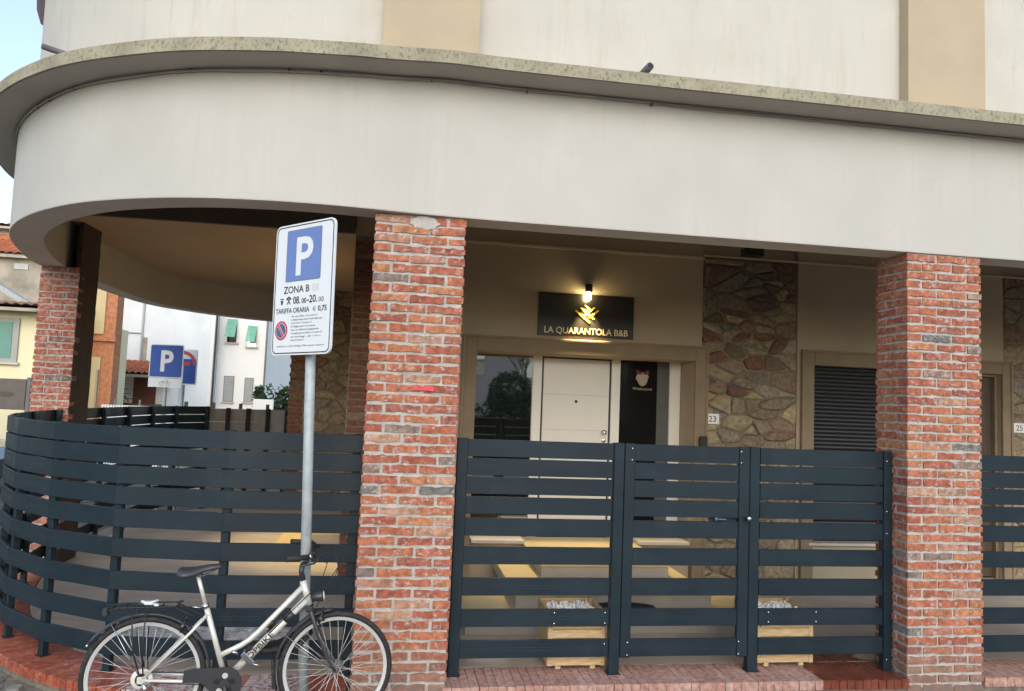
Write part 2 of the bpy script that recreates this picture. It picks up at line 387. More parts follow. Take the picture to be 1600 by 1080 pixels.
# ---------------------------------------------------------------- mesh helpers
class MB:
    def __init__(self):
        self.bm = bmesh.new()
    def box(self, x0, x1, y0, y1, z0, z1, bev=0.0, mat4=None):
        t = bmesh.new()
        vs_ = [t.verts.new((x, y, z)) for x in (x0, x1) for y in (y0, y1) for z in (z0, z1)]
        for f in ((0, 1, 3, 2), (4, 6, 7, 5), (0, 4, 5, 1), (2, 3, 7, 6), (0, 2, 6, 4), (1, 5, 7, 3)):
            t.faces.new([vs_[i] for i in f])
        if bev:
            bmesh.ops.bevel(t, geom=list(t.edges), offset=bev, segments=1, affect='EDGES', profile=0.5)
        if mat4 is not None:
            bmesh.ops.transform(t, matrix=mat4, verts=t.verts)
        self.merge(t)
        return self
    def merge(self, t):
        vm = {}
        for v in t.verts:
            vm[v] = self.bm.verts.new(v.co)
        for f in t.faces:
            try:
                nf = self.bm.faces.new([vm[v] for v in f.verts])
                nf.smooth = f.smooth
            except ValueError:
                pass
        t.free()
    def tube(self, pts, r, seg=8, closed=False, caps=True):
        pts = [Vector(p) for p in pts]
        n = len(pts)
        rs = r if isinstance(r, (list, tuple)) else [r] * n
        rings = []
        prev = None
        for i, p in enumerate(pts):
            if closed:
                d = (pts[(i + 1) % n] - pts[i - 1]).normalized()
            elif i == 0:
                d = (pts[1] - pts[0]).normalized()
            elif i == n - 1:
                d = (pts[-1] - pts[-2]).normalized()
            else:
                d = ((pts[i + 1] - p).normalized() + (p - pts[i - 1]).normalized()).normalized()
            if prev is None:
                a = Vector((0, 0, 1)) if abs(d.z) < 0.9 else Vector((1, 0, 0))
                u = d.cross(a).normalized()
            else:
                u = (prev - d * prev.dot(d)).normalized()
            prev = u
            w = d.cross(u)
            rings.append([self.bm.verts.new(p + (u * math.cos(2 * math.pi * k / seg) + w * math.sin(2 * math.pi * k / seg)) * rs[i]) for k in range(seg)])
        m = n if closed else n - 1
        for i in range(m):
            a, b = rings[i], rings[(i + 1) % n]
            for k in range(seg):
                f = self.bm.faces.new((a[k], a[(k + 1) % seg], b[(k + 1) % seg], b[k]))
                f.smooth = True
        if caps and not closed:
            self.bm.faces.new(rings[0][::-1])
            self.bm.faces.new(rings[-1])
        return self
    def prism(self, poly, vec):
        """closed polygon (3-D points, planar) swept along vec"""
        vec = Vector(vec)
        a = [self.bm.verts.new(Vector(p)) for p in poly]
        b = [self.bm.verts.new(Vector(p) + vec) for p in poly]
        n = len(a)
        self.bm.faces.new(a)
        self.bm.faces.new(b[::-1])
        for i in range(n):
            self.bm.faces.new((a[i], b[i], b[(i + 1) % n], a[(i + 1) % n]))
        return self
    def lathe(self, prof, origin, axis, seg=16, smooth=True):
        """prof: (radius, distance along axis)"""
        ax = Vector(axis).normalized()
        a = Vector((0, 0, 1)) if abs(ax.z) < 0.9 else Vector((1, 0, 0))
        u = ax.cross(a).normalized()
        w = ax.cross(u)
        o = Vector(origin)
        rings = []
        for r, h in prof:
            rings.append([self.bm.verts.new(o + ax * h + (u * math.cos(2 * math.pi * k / seg) + w * math.sin(2 * math.pi * k / seg)) * max(r, 1e-5)) for k in range(seg)])
        for i in range(len(rings) - 1):
            for k in range(seg):
                f = self.bm.faces.new((rings[i][k], rings[i][(k + 1) % seg], rings[i + 1][(k + 1) % seg], rings[i + 1][k]))
                f.smooth = smooth
        self.bm.faces.new(rings[0][::-1])
        self.bm.faces.new(rings[-1])
        return self
    def strip(self, loops, closed_profile=True):
        """sweep: list of equal-length vertex loops joined in order"""
        rows = [[self.bm.verts.new(Vector(p)) for p in L] for L in loops]
        n = len(rows[0])
        for i in range(len(rows) - 1):
            for k in range(n if closed_profile else n - 1):
                self.bm.faces.new((rows[i][k], rows[i][(k + 1) % n], rows[i + 1][(k + 1) % n], rows[i + 1][k]))
        if closed_profile:
            self.bm.faces.new(rows[0][::-1])
            self.bm.faces.new(rows[-1])
        return self
    def mesh(self, name, mat):
        bmesh.ops.recalc_face_normals(self.bm, faces=self.bm.faces)
        me = bpy.data.meshes.new(name)
        self.bm.to_mesh(me)
        self.bm.free()
        if mat is not None:
            me.materials.append(mat)
        return me
    def build(self, name, mat, parent=None, label=None, kind=None):
        return link(name, self.mesh(name, mat), parent, label, kind)

def link(name, me, parent=None, label=None, kind=None, loc=None, rot=None, scale=None):
    o = bpy.data.objects.new(name, me)
    col.objects.link(o)
    if parent is not None:
        o.parent = parent
    if label:
        o['label'] = label
    if kind:
        o['kind'] = kind
    if loc is not None:
        o.location = loc
    if rot is not None:
        o.rotation_euler = rot
    if scale is not None:
        o.scale = scale
    return o

def thing(name, label, cat, loc=(0, 0, 0), rot=(0, 0, 0), group=None):
    o = bpy.data.objects.new(name, None)
    o.empty_display_size = 0.1
    col.objects.link(o)
    o.location = loc
    o.rotation_euler = rot
    o['label'] = label
    o['category'] = cat
    if group:
        o['group'] = group
    return o

def tag(o, label, cat, group=None):
    o['label'] = label
    o['category'] = cat
    if group:
        o['group'] = group
    return o

def text(s, capheight, mat, parent, loc, rot=(math.pi / 2, 0, 0), align='CENTER', width=None, bold=0.0, ext=0.0006, name='lettering', label=None):
    cu = bpy.data.curves.new('lettering', 'FONT')
    cu.body = s
    cu.align_x = align
    cu.size = 1.0
    cu.offset = bold
    cu.resolution_u = 3
    ob = bpy.data.objects.new('lettering_source', cu)
    col.objects.link(ob)
    dg = bpy.context.evaluated_depsgraph_get()
    dg.update()
    me = bpy.data.meshes.new_from_object(ob.evaluated_get(dg))
    bpy.data.objects.remove(ob)
    me.name = name
    k = capheight / 0.70
    xs = [v.co.x for v in me.vertices]
    kx = k if width is None or not xs else width / max(1e-6, max(xs) - min(xs))
    for v in me.vertices:
        v.co = (v.co.x * kx, v.co.y * k, v.co.z * k)
    if ext:
        b = bmesh.new()
        b.from_mesh(me)
        g = bmesh.ops.extrude_face_region(b, geom=list(b.faces))
        bmesh.ops.translate(b, verts=[e for e in g['geom'] if isinstance(e, bmesh.types.BMVert)], vec=(0, 0, ext))
        bmesh.ops.recalc_face_normals(b, faces=b.faces)
        for f_ in b.faces:
            f_.smooth = False
        b.to_mesh(me)
        b.free()
    for pl_ in me.polygons:
        pl_.use_smooth = False
    me.materials.clear()
    me.materials.append(mat)
    return link(name, me, parent, label, None, loc, rot)

def rrect(w, h, r, n=5, cx=0.0, cz=0.0, y=0.0):
    pts = []
    for (sx, sz, a0) in ((1, 1, 0), (-1, 1, 90), (-1, -1, 180), (1, -1, 270)):
        for i in range(n + 1):
            a = rad(a0 + 90 * i / n)
            pts.append((cx + sx * (w / 2 - r) + r * math.cos(a), y, cz + sz * (h / 2 - r) + r * math.sin(a)))
    return pts

# ---------------------------------------------------------------- the rounded plan of the arcade
CTRL = [(14.0, 0.0), (8.0, 0.0), (3.0, 0.0), (1.2, 0.0), (0.64, -0.008), (0.2, -0.045), (-0.2, -0.085), (-0.62, -0.09), (-0.97, -0.052), (-1.306, 0.018),
        (-1.64, 0.148), (-1.981, 0.325), (-2.265, 0.54), (-2.543, 0.81), (-2.83, 1.165), (-3.04, 1.493), (-3.205, 1.81), (-3.36, 2.188),
        (-3.51, 2.65), (-3.64, 3.1), (-3.725, 3.6), (-3.775, 4.2), (-3.80, 4.9), (-3.80, 5.6), (-3.785, 6.2), (-3.73, 6.9),
        (-3.58, 7.42), (-3.30, 7.88), (-2.95, 8.33), (-2.56, 8.70), (-2.09, 8.96), (-1.5, 9.12), (-0.7, 9.2), (0.6, 9.22), (4, 9.22), (14.0, 9.22)]

def catmull(P, step=0.07):
    out = []
    n = len(P)
    for i in range(n - 1):
        p0 = Vector(P[max(i - 1, 0)]); p1 = Vector(P[i]); p2 = Vector(P[i + 1]); p3 = Vector(P[min(i + 2, n - 1)])
        L = (p2 - p1).length
        t01 = max(1e-4, (p1 - p0).length ** 0.5); t12 = max(1e-4, L ** 0.5); t23 = max(1e-4, (p3 - p2).length ** 0.5)
        if i == 0: t01 = t12
        if i == n - 2: t23 = t12
        m1 = (p2 - p1) + t12 * ((p1 - p0) / t01 - (p2 - p0) / (t01 + t12)) if i > 0 else (p2 - p1)
        m2 = (p2 - p1) + t12 * ((p3 - p2) / t23 - (p3 - p1) / (t12 + t23)) if i < n - 2 else (p2 - p1)
        k = max(1, min(12, int(L / step))) if L < 2 else 8
        for j in range(k):
            t = j / k
            h00 = 2 * t ** 3 - 3 * t ** 2 + 1; h10 = t ** 3 - 2 * t ** 2 + t; h01 = -2 * t ** 3 + 3 * t ** 2; h11 = t ** 3 - t ** 2
            out.append(p1 * h00 + m1 * h10 + p2 * h01 + m2 * h11)
    out.append(Vector(P[-1]))
    return out

PATH = catmull(CTRL)
# smooth slightly
for _ in range(6):
    PATH = [PATH[0]] + [(PATH[i - 1] + PATH[i] * 2 + PATH[i + 1]) / 4 if 0.02 < abs(PATH[i].y) or PATH[i].x < 1 else PATH[i] for i in range(1, len(PATH) - 1)] + [PATH[-1]]

def normals(P):
    N = []
    for i in range(len(P)):
        a = P[max(i - 1, 0)]; b = P[min(i + 1, len(P) - 1)]
        d = (b - a).normalized()
        N.append(Vector((d.y, -d.x)))      # candidate
    # make them point inwards (towards the porch centre)
    c = Vector((3.0, 4.6))
    return [n if n.dot(c - p) > 0 else -n for n, p in zip(N, P)]
NRM = normals(PATH)
def off(d):
    return [p + n * d for p, n in zip(PATH, NRM)]

def dz(p):
    """the ledge sinks a little as it runs round the bend"""
    k = [(0.50, 0.0), (-0.04, -0.042), (-0.49, -0.068), (-1.05, -0.090), (-1.7, -0.112), (-2.4, -0.120)]
    if p.y > 4.6 or p.x < -2.4:
        return -0.120
    if p.x > 0.5:
        return 0.0
    for (xa, za), (xb, zb_) in zip(k[:-1], k[1:]):
        if xb <= p.x <= xa:
            f = (xa - p.x) / (xa - xb)
            f = f * f * (3 - 2 * f) * 0.4 + f * 0.6
            return za + (zb_ - za) * f
    return -0.120

def band(name, mat, d0, d1, z0, z1, parent, bev=None, rng=None, lo=0, hi=0):
    A, B = off(d0), off(d1)
    i0, i1 = rng if rng else (0, len(A))
    m = MB()
    loops = []
    for a, b in zip(A[i0:i1], B[i0:i1]):
        h = dz(a)
        loops.append([(a.x, a.y, z0 + lo * h), (a.x, a.y, z1 + hi * h), (b.x, b.y, z1 + hi * h), (b.x, b.y, z0 + lo * h)])
    m.strip(loops)
    return m.build(name, mat, parent)

# ================================================================= SETTING
m = MB()
m.box(-400, 400, -300, 500, -0.6, -0.13)
m.build('road', MAT['asphalt'], None, kind='structure')
m = MB()
m.box(-6.5, 15, -2.6, 1.6, -0.126, -0.118)
pav = m.build('pavement', MAT['plinth'], None, kind='structure')
m = MB()
m.box(-14, -4.6, 9.2, 60, -0.126, -0.116)
m.build('side_street', MAT['asphalt'], None, kind='structure')

def sett_mesh():
    t = MB()
    w, h = 0.05, 0.05
    ring = []
    k = 8
    base = [(math.copysign(abs(math.cos(a)) ** 0.5, math.cos(a)) * w * R.uniform(0.85, 1.02), math.copysign(abs(math.sin(a)) ** 0.5, math.sin(a)) * h * R.uniform(0.85, 1.02)) for a in [2 * math.pi * i / k + 0.2 for i in range(k)]]
    lo = [t.bm.verts.new((x, y, -0.03)) for x, y in base]
    mi = [t.bm.verts.new((x, y, 0.002)) for x, y in base]
    hi = [t.bm.verts.new((x * 0.8, y * 0.8, 0.010 + R.uniform(-0.002, 0.002))) for x, y in base]
    for A, B in ((lo, mi), (mi, hi)):
        for i in range(k):
            t.bm.faces.new((A[i], A[(i + 1) % k], B[(i + 1) % k], B[i]))
    t.bm.faces.new(hi)
    return t.mesh('paving_stone', MAT['sett'])
SETT = [sett_mesh() for _ in range(5)]
A0 = off(-0.05)
def outside(x, y):
    best, bi = 1e9, 0
    for i, p in enumerate(PATH):
        d = (p.x - x) ** 2 + (p.y - y) ** 2
        if d < best:
            best, bi = d, i
    return (Vector((x, y)) - PATH[bi]).dot(NRM[bi]) < -0.06
n_sett = 0
for iy in range(14):
    for ix in range(24):
        x = -3.55 + ix * 0.113 + (0.056 if iy % 2 else 0) + R.uniform(-.006, .006)
        y = -0.35 + iy * 0.113 + R.uniform(-.006, .006)
        if outside(x, y) and n_sett < 260 and (y > 0.0 or x > -2.9) and not (-1.1 < x):
            link('paving_stone', R.choice(SETT), pav, loc=(x, y, -0.116), rot=(R.uniform(-.05, .05), R.uniform(-.05, .05), R.choice((0, 1.57, 3.14))))
            n_sett += 1

# terrace: plinth, paving, rowlock edging bricks
inner = off(0.392)
m = MB()
edge = off(0.02)
m.prism([(p.x, p.y, -0.13) for p in edge], (0, 0, 0.062))
terr = m.build('terrace', MAT['plinth'], None, kind='structure')
m = MB()
m.prism([(p.x, p.y, -0.08) for p in inner], (0, 0, 0.078))
m.build('paving', MAT['floor'], terr)
def paver_mesh(mat):
    t = MB()
    t.box(-0.0302, 0.0302, -0.192, 0.192, -0.068, 0.0, bev=0.0022)
    for v in t.bm.verts:
        v.co += Vector((R.uniform(-.0012, .0012), R.uniform(-.004, .003), R.uniform(-.0012, .0012)))
    return t.mesh('paving_brick', mat)
PAV = {k: [paver_mesh(MAT[k]) for _ in range(4)] for k in ('paverpink', 'paverred', 'wetred', 'paversheen')}
# walk along the path
s_acc, nextp, npv = 0.0, 0.0, 0
for i in range(len(PATH) - 1):
    a, b = PATH[i], PATH[i + 1]
    if a.x > 6.6 or a.y > 4.9:
        continue
    L = (b - a).length
    while nextp <= s_acc + L and npv < 298:
        t = (nextp - s_acc) / L
        p = a.lerp(b, t)
        n = NRM[i].lerp(NRM[i + 1], t).normalized()
        nextp += 0.0635
        if (0.0 < p.x < 0.64 and p.y < 0.1) or (4.09 < p.x < 4.75):
            continue
        c = p + n * 0.193
        if p.x > 4.5: k = 'paverpink'
        elif p.x > 3.42: k = 'wetred'
        elif p.x > 0.3: k = 'paverpink'
        elif -1.6 < p.x < -0.25 and R.random() < 0.8: k = 'paversheen'
        else: k = 'paverred'
        ang = math.atan2(n.y, n.x) - math.pi / 2
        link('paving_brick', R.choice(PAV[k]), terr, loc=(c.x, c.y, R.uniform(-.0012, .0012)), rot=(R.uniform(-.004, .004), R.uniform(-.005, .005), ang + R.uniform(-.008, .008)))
        npv += 1
    s_acc += L
# wet stain running in from the edge
t = MB()
ys = [0.395, 0.41, 0.42, 0.5, 0.58, 0.66, 0.74, 0.82, 0.88]
lft = [3.44, 3.46, 3.50, 3.52, 3.55, 3.60, 3.63, 3.72, 3.80]
rgt_ = [4.22, 4.10, 4.02, 3.96, 4.05, 3.98, 4.10, 4.02, 3.9]
va = [t.bm.verts.new((x, y, 0.0022)) for x, y in zip(lft, ys)]
vb = [t.bm.verts.new((x, y, 0.0022)) for x, y in zip(rgt_, ys)]
for i in range(len(ys) - 1):
    t.bm.faces.new((va[i], vb[i], vb[i + 1], va[i + 1]))
t.build('wet_stain', MAT['wetred'], terr)

# ================================================================= THE BUILDING
bld = thing('corner_building', 'rounded cream two storey corner building over a brick pillared porch', 'building')
ZB, ZT, ZC = 3.24, 4.233, 4.325
band('fascia_beam', MAT['fascia'], 0.0, 0.262, ZB + 0.004, ZT, bld, hi=1)
band('beam_soffit', MAT['ringsoffit'], 0.003, 0.259, ZB, ZB + 0.0035, bld)
band('cornice', MAT['cornice'], -0.262, 0.30, ZT + 0.003, ZC, bld, lo=1, hi=1)
band('cornice_soffit', MAT['soffit'], -0.245, 0.05, ZT, ZT + 0.0028, bld, lo=1, hi=1)
UP = 0.112
band('upper_wall', MAT['upper'], UP, UP + 0.25, ZC - 0.002, 8.2, bld, lo=1)
for x0, x1 in ((-0.012, 0.668), (4.10, 4.785), (-9.0, -9.0)):
    if x0 < -5:
        continue
    m = MB()
    m.box(x0, x1, 0.002 if x0 > 1 else -0.05, UP + 0.02, ZC - (0.003 if x0 > 1 else 0.06), 8.19)
    m.build('pilaster', MAT['pilaster'], bld)
# roof slab far above, keeps the sky out of the wall core
m = MB()
m.prism([(p.x, p.y, 8.2) for p in off(-0.3)], (0, 0, 0.2))
m.build('roof_slab', MAT['cornice'], bld)
m = MB()
m.prism([(p.x, p.y, 4.10) for p in off(0.2)], (0, 0, 0.05))
m.build('ceiling', MAT['tan'], bld)
# lower ceiling of the round end and the dark beam in front of it
m = MB()
pts = [p for p in off(0.262) if p.y > 3.16 and p.x < 0]
m.prism([(p.x, p.y, 3.75) for p in pts] + [(-0.2, 9.1, 3.75), (-0.2, 3.16, 3.75)], (0, 0, 0.06))
m.build('lower_ceiling', MAT['ceilbrown'], bld)
m = MB()
m.box(-3.45, -0.335, 3.10, 3.16, 3.742, 4.098)
m.build('ceiling_beam', MAT['darkbeam'], bld)

# back wall of the porch with its openings (each piece its own block)
YW = 3.128
m = MB()
def wall(x0, x1, z0, z1, y0=YW, y1=YW + 0.6):
    m.box(x0, x1, y0, y1, z0, z1)
wall(-0.06, 1.08, 0.0, 4.098)
wall(1.08, 3.655, 2.51, 4.098)
wall(3.655, 3.74, 0.0, 4.098)
wall(3.74, 4.95, 0.0, 4.098, YW + 0.05)
wall(4.95, 5.16, 0.0, 4.098)
wall(5.16, 6.30, 2.535, 4.098)
wall(5.16, 6.30, 0.0, 0.395)
wall(6.30, 6.80, 0.0, 4.098)
wall(6.80, 7.70, 2.535, 4.098)
wall(7.70, 7.745, 0.0, 4.098)
wall(7.745, 8.75, 0.0, 4.098, YW + 0.05)
wall(8.75, 14.0, 0.0, 4.098)
m.box(1.08, 14.0, YW + 0.62, YW + 0.7, 0.0, 4.098)
m.build('porch_wall', MAT['tan'], bld)
m = MB()
m.box(-0.325, -0.06, YW + 0.03, 8.0, 0.0, 4.097)
m.build('end_wall', MAT['tan'], bld)
m = MB()
m.box(-0.06, 3.742, YW - 0.028, YW + 0.002, 3.728, 3.755)
m.box(3.742, 14, YW - 0.022, YW + 0.002, 3.765, 3.785)
m.build('wall_moulding', M('pale_moulding', (0.55, 0.46, 0.34), 0.7, var=0.05), bld)
# door surround: moulded architrave, round the opening
def surround(x0, x1, z1, wid, zb=0.0):
    t = MB()
    for a, b, c, d, dep in ((x0 - wid, x0, zb, z1 + wid, 0.035), (x1, x1 + wid, zb, z1 + wid, 0.035), (x0 + 0.0005, x1 - 0.0005, z1, z1 + wid, 0.034)):
        t.box(a, b, YW - dep, YW - 0.0004, c, d, bev=0.006)
    for a, b, c, d, dep in ((x0 - wid - 0.004, x0 - wid + 0.03, zb, z1 + wid + 0.02, 0.05), (x1 + wid - 0.03, x1 + wid + 0.004, zb, z1 + wid + 0.02, 0.05), (x0 - wid + 0.031, x1 + wid - 0.031, z1 + wid - 0.012, z1 + wid + 0.02, 0.049)):
        t.box(a, b, YW - dep, YW - 0.0008, c, d, bev=0.006)
    return t.build('door_surround', MAT['trim'], bld)
surround(1.08, 3.655, 2.51, 0.16)
surround(5.16, 6.30, 2.535, 0.16)
surround(6.80, 7.70, 2.535, 0.14)

# entrance: white frame with a solid door and two side windows
YD = 3.58
ent = MB()
for a, b, c, d in ((1.085, 1.125, 0.38, 2.60), (1.805, 1.915, 0.38, 2.60), (2.775, 2.885, 0.38, 2.60), (3.512, 3.65, 0.38, 2.60)):
    ent.box(a, b, YD - 0.035, YD + 0.05, c, d - 0.081, bev=0.004)
ent.box(1.085, 3.65, YD - 0.034, YD + 0.05, 2.52, 2.60, bev=0.004)
ent = ent.build('entrance_frame', MAT['whiteframe'], bld)
t = MB()
t.box(1.1255, 1.8045, YD - 0.005, YD + 0.012, 0.40, 2.519)
t.build('pane', MAT['glassdark'], ent)
t = MB()
t.box(2.8855, 3.5115, YD - 0.004, YD + 0.012, 0.40, 2.519)
t.build('pane', MAT['glassdull'], ent)
t = MB()
t.box(3.36, 3.5115, YD - 0.012, YD - 0.0045, 0.40, 2.519)
t.build('curtain', M('grey_curtain', (0.10, 0.10, 0.10), 0.8, var=0.1), ent)
door = MB()
door.box(1.938, 2.752, YD - 0.022, YD + 0.03, 0.385, 2.492, bev=0.003)
door = door.build('door', MAT['white'], bld)
gm_ = M('door_groove', (0.52, 0.48, 0.42), 0.5)
for z in (0.80, 1.22, 1.64, 2.06):
    t = MB()
    t.box(1.95, 2.74, YD - 0.0235, YD - 0.021, z, z + 0.006)
    t.build('groove', gm_, door)
t = MB()
t.lathe([(0.0, -0.012), (0.016, -0.012), (0.018, 0.0)], (2.345, YD - 0.022, 1.985), (0, 1, 0), 12)
t.build('peephole', MAT['black'], door)
t = MB()
t.lathe([(0.024, 0.0), (0.024, -0.008), (0.012, -0.012), (0.012, -0.045), (0.026, -0.05), (0.03, -0.062), (0.022, -0.075), (0.0, -0.078)], (2.69, YD - 0.022, 1.63), (0, 1, 0), 14)
t.build('door_knob', MAT['chrome'], door)
t = MB()
t.lathe([(0.028, 0.0), (0.028, -0.006), (0.02, -0.01), (0.0, -0.01)], (2.70, YD - 0.022, 1.53), (0, 1, 0), 14)
t.build('lock_plate', MAT['chrome'], door)
t = MB()
t.box(1.9155, 1.937, YD - 0.01, YD + 0.02, 0.385, 2.519)
t.box(2.753, 2.7745, YD - 0.01, YD + 0.02, 0.385, 2.519)
t.box(1.937, 2.753, YD - 0.0095, YD + 0.02, 2.493, 2.519)
t.build('door_gap_seal', MAT['black'], bld)
t = MB(); t.box(3.70, 3.80, YW - 0.085, YW - 0.052, 1.46, 1.64, bev=0.012); t.build('intercom', MAT['black'], bld)
# sills and wall under the side windows
for x0, x1 in ((1.10, 1.69), (3.02, 3.62)):
    t = MB()
    t.box(x0, x1, YW - 0.05, YD - 0.037, 0.385, 0.425, bev=0.004)
    t.build('window_sill', MAT['marble'], bld)
    t = MB()
    t.box(x0 - 0.015, x1 + 0.02, YW + 0.02, YD + 0.1, 0.0, 0.384)
    t.build('sill_wall', MAT['tan'], bld)
# stoop: grey steps; treads hold the lamp's yellow in their stone colour
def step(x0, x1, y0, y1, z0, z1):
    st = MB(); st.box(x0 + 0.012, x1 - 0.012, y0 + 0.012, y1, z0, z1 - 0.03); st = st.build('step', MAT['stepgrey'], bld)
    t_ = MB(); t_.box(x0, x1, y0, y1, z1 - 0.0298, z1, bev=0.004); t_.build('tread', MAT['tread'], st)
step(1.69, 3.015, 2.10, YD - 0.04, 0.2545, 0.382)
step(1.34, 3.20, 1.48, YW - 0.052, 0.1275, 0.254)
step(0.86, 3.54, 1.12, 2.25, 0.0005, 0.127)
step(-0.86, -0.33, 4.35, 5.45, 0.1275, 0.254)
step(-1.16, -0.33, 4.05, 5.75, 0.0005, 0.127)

# roller shutter and brown door further right
sh = MB()
sh.box(5.162, 5.19, YW + 0.06, YW + 0.16, 0.43, 2.534)
sh.box(6.27, 6.298, YW + 0.06, YW + 0.16, 0.43, 2.534)
sh = sh.build('roller_shutter', MAT['trim'], bld)
t = MB()
t.bm.free(); t = MB()
prof = [(0.0, 0.0), (-0.010, 0.004), (-0.015, 0.018), (-0.011, 0.036), (0.0, 0.046), (0.004, 0.046), (0.004, 0.0)]
t.prism([(5.195, YW + 0.12 + y, z) for y, z in prof], (1.07, 0, 0))
slat_me = t.mesh('slat', MAT['shutterblack'])
for i in range(44):
    link('slat', slat_me, sh, loc=(0, 0, 0.43 + i * 0.0478))
t = MB(); t.box(5.10, 6.36, YW - 0.04, YW + 0.14, 0.396, 0.428, bev=0.004); t.build('window_sill', MAT['marble'], bld)
bd = MB(); bd.box(6.84, 7.66, YW + 0.10, YW + 0.15, 0.02, 2.50, bev=0.004); bd = bd.build('brown_door', MAT['brownwood'], bld)
t = MB()
for x0, x1, z0, z1 in ((6.95, 7.20, 0.2, 1.05), (7.30, 7.55, 0.2, 1.05), (6.95, 7.20, 1.2, 2.35), (7.30, 7.55, 1.2, 2.35)):
    t.box(x0, x1, YW + 0.088, YW + 0.101, z0, z1, bev=0.004)
t.build('door_panels', MAT['brownwood'], bd)
t = MB(); t.box(6.802, 6.839, YW + 0.05, YW + 0.16, 0.0, 2.534); t.box(7.661, 7.698, YW + 0.05, YW + 0.16, 0.0, 2.534); t.box(6.84, 7.66, YW + 0.05, YW + 0.16, 2.502, 2.534)
t.build('door_frame', MAT['trim'], bld)

# field-stone piers -------------------------------------------------
def clip(poly, a, b, c):
    out = []
    for i in range(len(poly)):
        p, q = poly[i], poly[(i + 1) % len(poly)]
        dp = a * p[0] + b * p[1] - c
        dq = a * q[0] + b * q[1] - c
        if dp <= 0:
            out.append(p)
        if dp * dq < 0:
            t_ = dp / (dp - dq)
            out.append((p[0] + (q[0] - p[0]) * t_, p[1] + (q[1] - p[1]) * t_))
    return out

def stone_wall(parent, x0, x1, z0, z1, y, n, mat, seed, zs=1.75, brick_p=0.0):
    rr = random.Random(seed)
    w, h = x1 - x0, (z1 - z0) * zs
    pts = []
    tries = 0
    dmin = math.sqrt(w * h / n) * 0.66
    while len(pts) < n and tries < 8000:
        tries += 1
        q = (rr.uniform(0, w), rr.uniform(0, h))
        f = rr.uniform(0.42, 1.4)
        if all((q[0] - p[0]) ** 2 + (q[1] - p[1]) ** 2 > (dmin * f) ** 2 for p in pts):
            pts.append(q)
    for i, p in enumerate(pts):
        poly = [(0, 0), (w, 0), (w, h), (0, h)]
        for j, q in enumerate(pts):
            if i == j or abs(q[0] - p[0]) > 4 * dmin + 0.2 or abs(q[1] - p[1]) > 4 * dmin + 0.2:
                continue
            a, b = q[0] - p[0], q[1] - p[1]
            c = (q[0] ** 2 + q[1] ** 2 - p[0] ** 2 - p[1] ** 2) / 2
            poly = clip(poly, a, b, c)
            if len(poly) < 3:
                break
        if len(poly) < 3:
            continue
        # subdivide long edges, shrink towards the centre, jitter
        cx = sum(v[0] for v in poly) / len(poly)
        cz = sum(v[1] for v in poly) / len(poly)
        P2 = []
        for k in range(len(poly)):
            u, v = poly[k], poly[(k + 1) % len(poly)]
            for f_ in (0.14 + rr.uniform(-.06, .06), 0.86 + rr.uniform(-.06, .06)):
                P2.append((u[0] + (v[0] - u[0]) * f_, u[1] + (v[1] - u[1]) * f_))
        g = rr.uniform(0.004, 0.014)
        base = []
        for u in P2:
            dx, dz = u[0] - cx, u[1] - cz
            l = math.hypot(dx, dz) + 1e-6
            k = max(0.25, (l - g - rr.uniform(0, 0.016)) / l)
            base.append((dx * k, dz * k / zs))
        dep = rr.uniform(0.010, 0.042)
        t_ = MB()
        lo = [t_.bm.verts.new((u[0], 0.02, u[1])) for u in base]
        mi = [t_.bm.verts.new((u[0] * 0.99, -dep * 0.55, u[1] * 0.99)) for u in base]
        hi = [t_.bm.verts.new((u[0] * 0.82, -dep * rr.uniform(0.85, 1.1), u[1] * 0.82)) for u in base]
        k = len(base)
        for A, B in ((lo, mi), (mi, hi)):
            for e in range(k):
                t_.bm.faces.new((A[e], A[(e + 1) % k], B[(e + 1) % k], B[e]))
        ce = t_.bm.verts.new((0, -dep * 1.15, 0))
        for e in range(k):
            t_.bm.faces.new((hi[e], hi[(e + 1) % k], ce))
        o = t_.build('stone', mat(z0 + cz / zs, rr) if callable(mat) else mat, parent)
        o.location = (x0 + cx, y, z0 + cz / zs)

def brick_meshes(L, D, H, mat, n=8, jag=0.0045, nx=5):
    out = []
    for _ in range(n):
        t_ = MB()
        xs = [-L / 2 + L * i / nx for i in range(nx + 1)]
        rows = []
        for i, x in enumerate(xs):
            j = jag
            ex = R.uniform(-.002, .002) if 0 < i < nx else 0
            dx = R.uniform(-0.008, 0.008) if 0 < i < nx else R.uniform(-0.003, 0.003)
            zt = H / 2 + R.uniform(-j, j * 0.6)
            zb = -H / 2 + R.uniform(-j * 0.6, j)
            rows.append([(x + dx, -D / 2 + R.uniform(-.003, .003), zb), (x + dx, -D / 2 + R.uniform(-.003, .003), zt), (x + dx, D / 2 + R.uniform(-.003, .003), zt), (x + dx, D / 2 + R.uniform(-.003, .003), zb)])
        t_.strip(rows)
        out.append(t_.mesh('brick', mat))
    return out

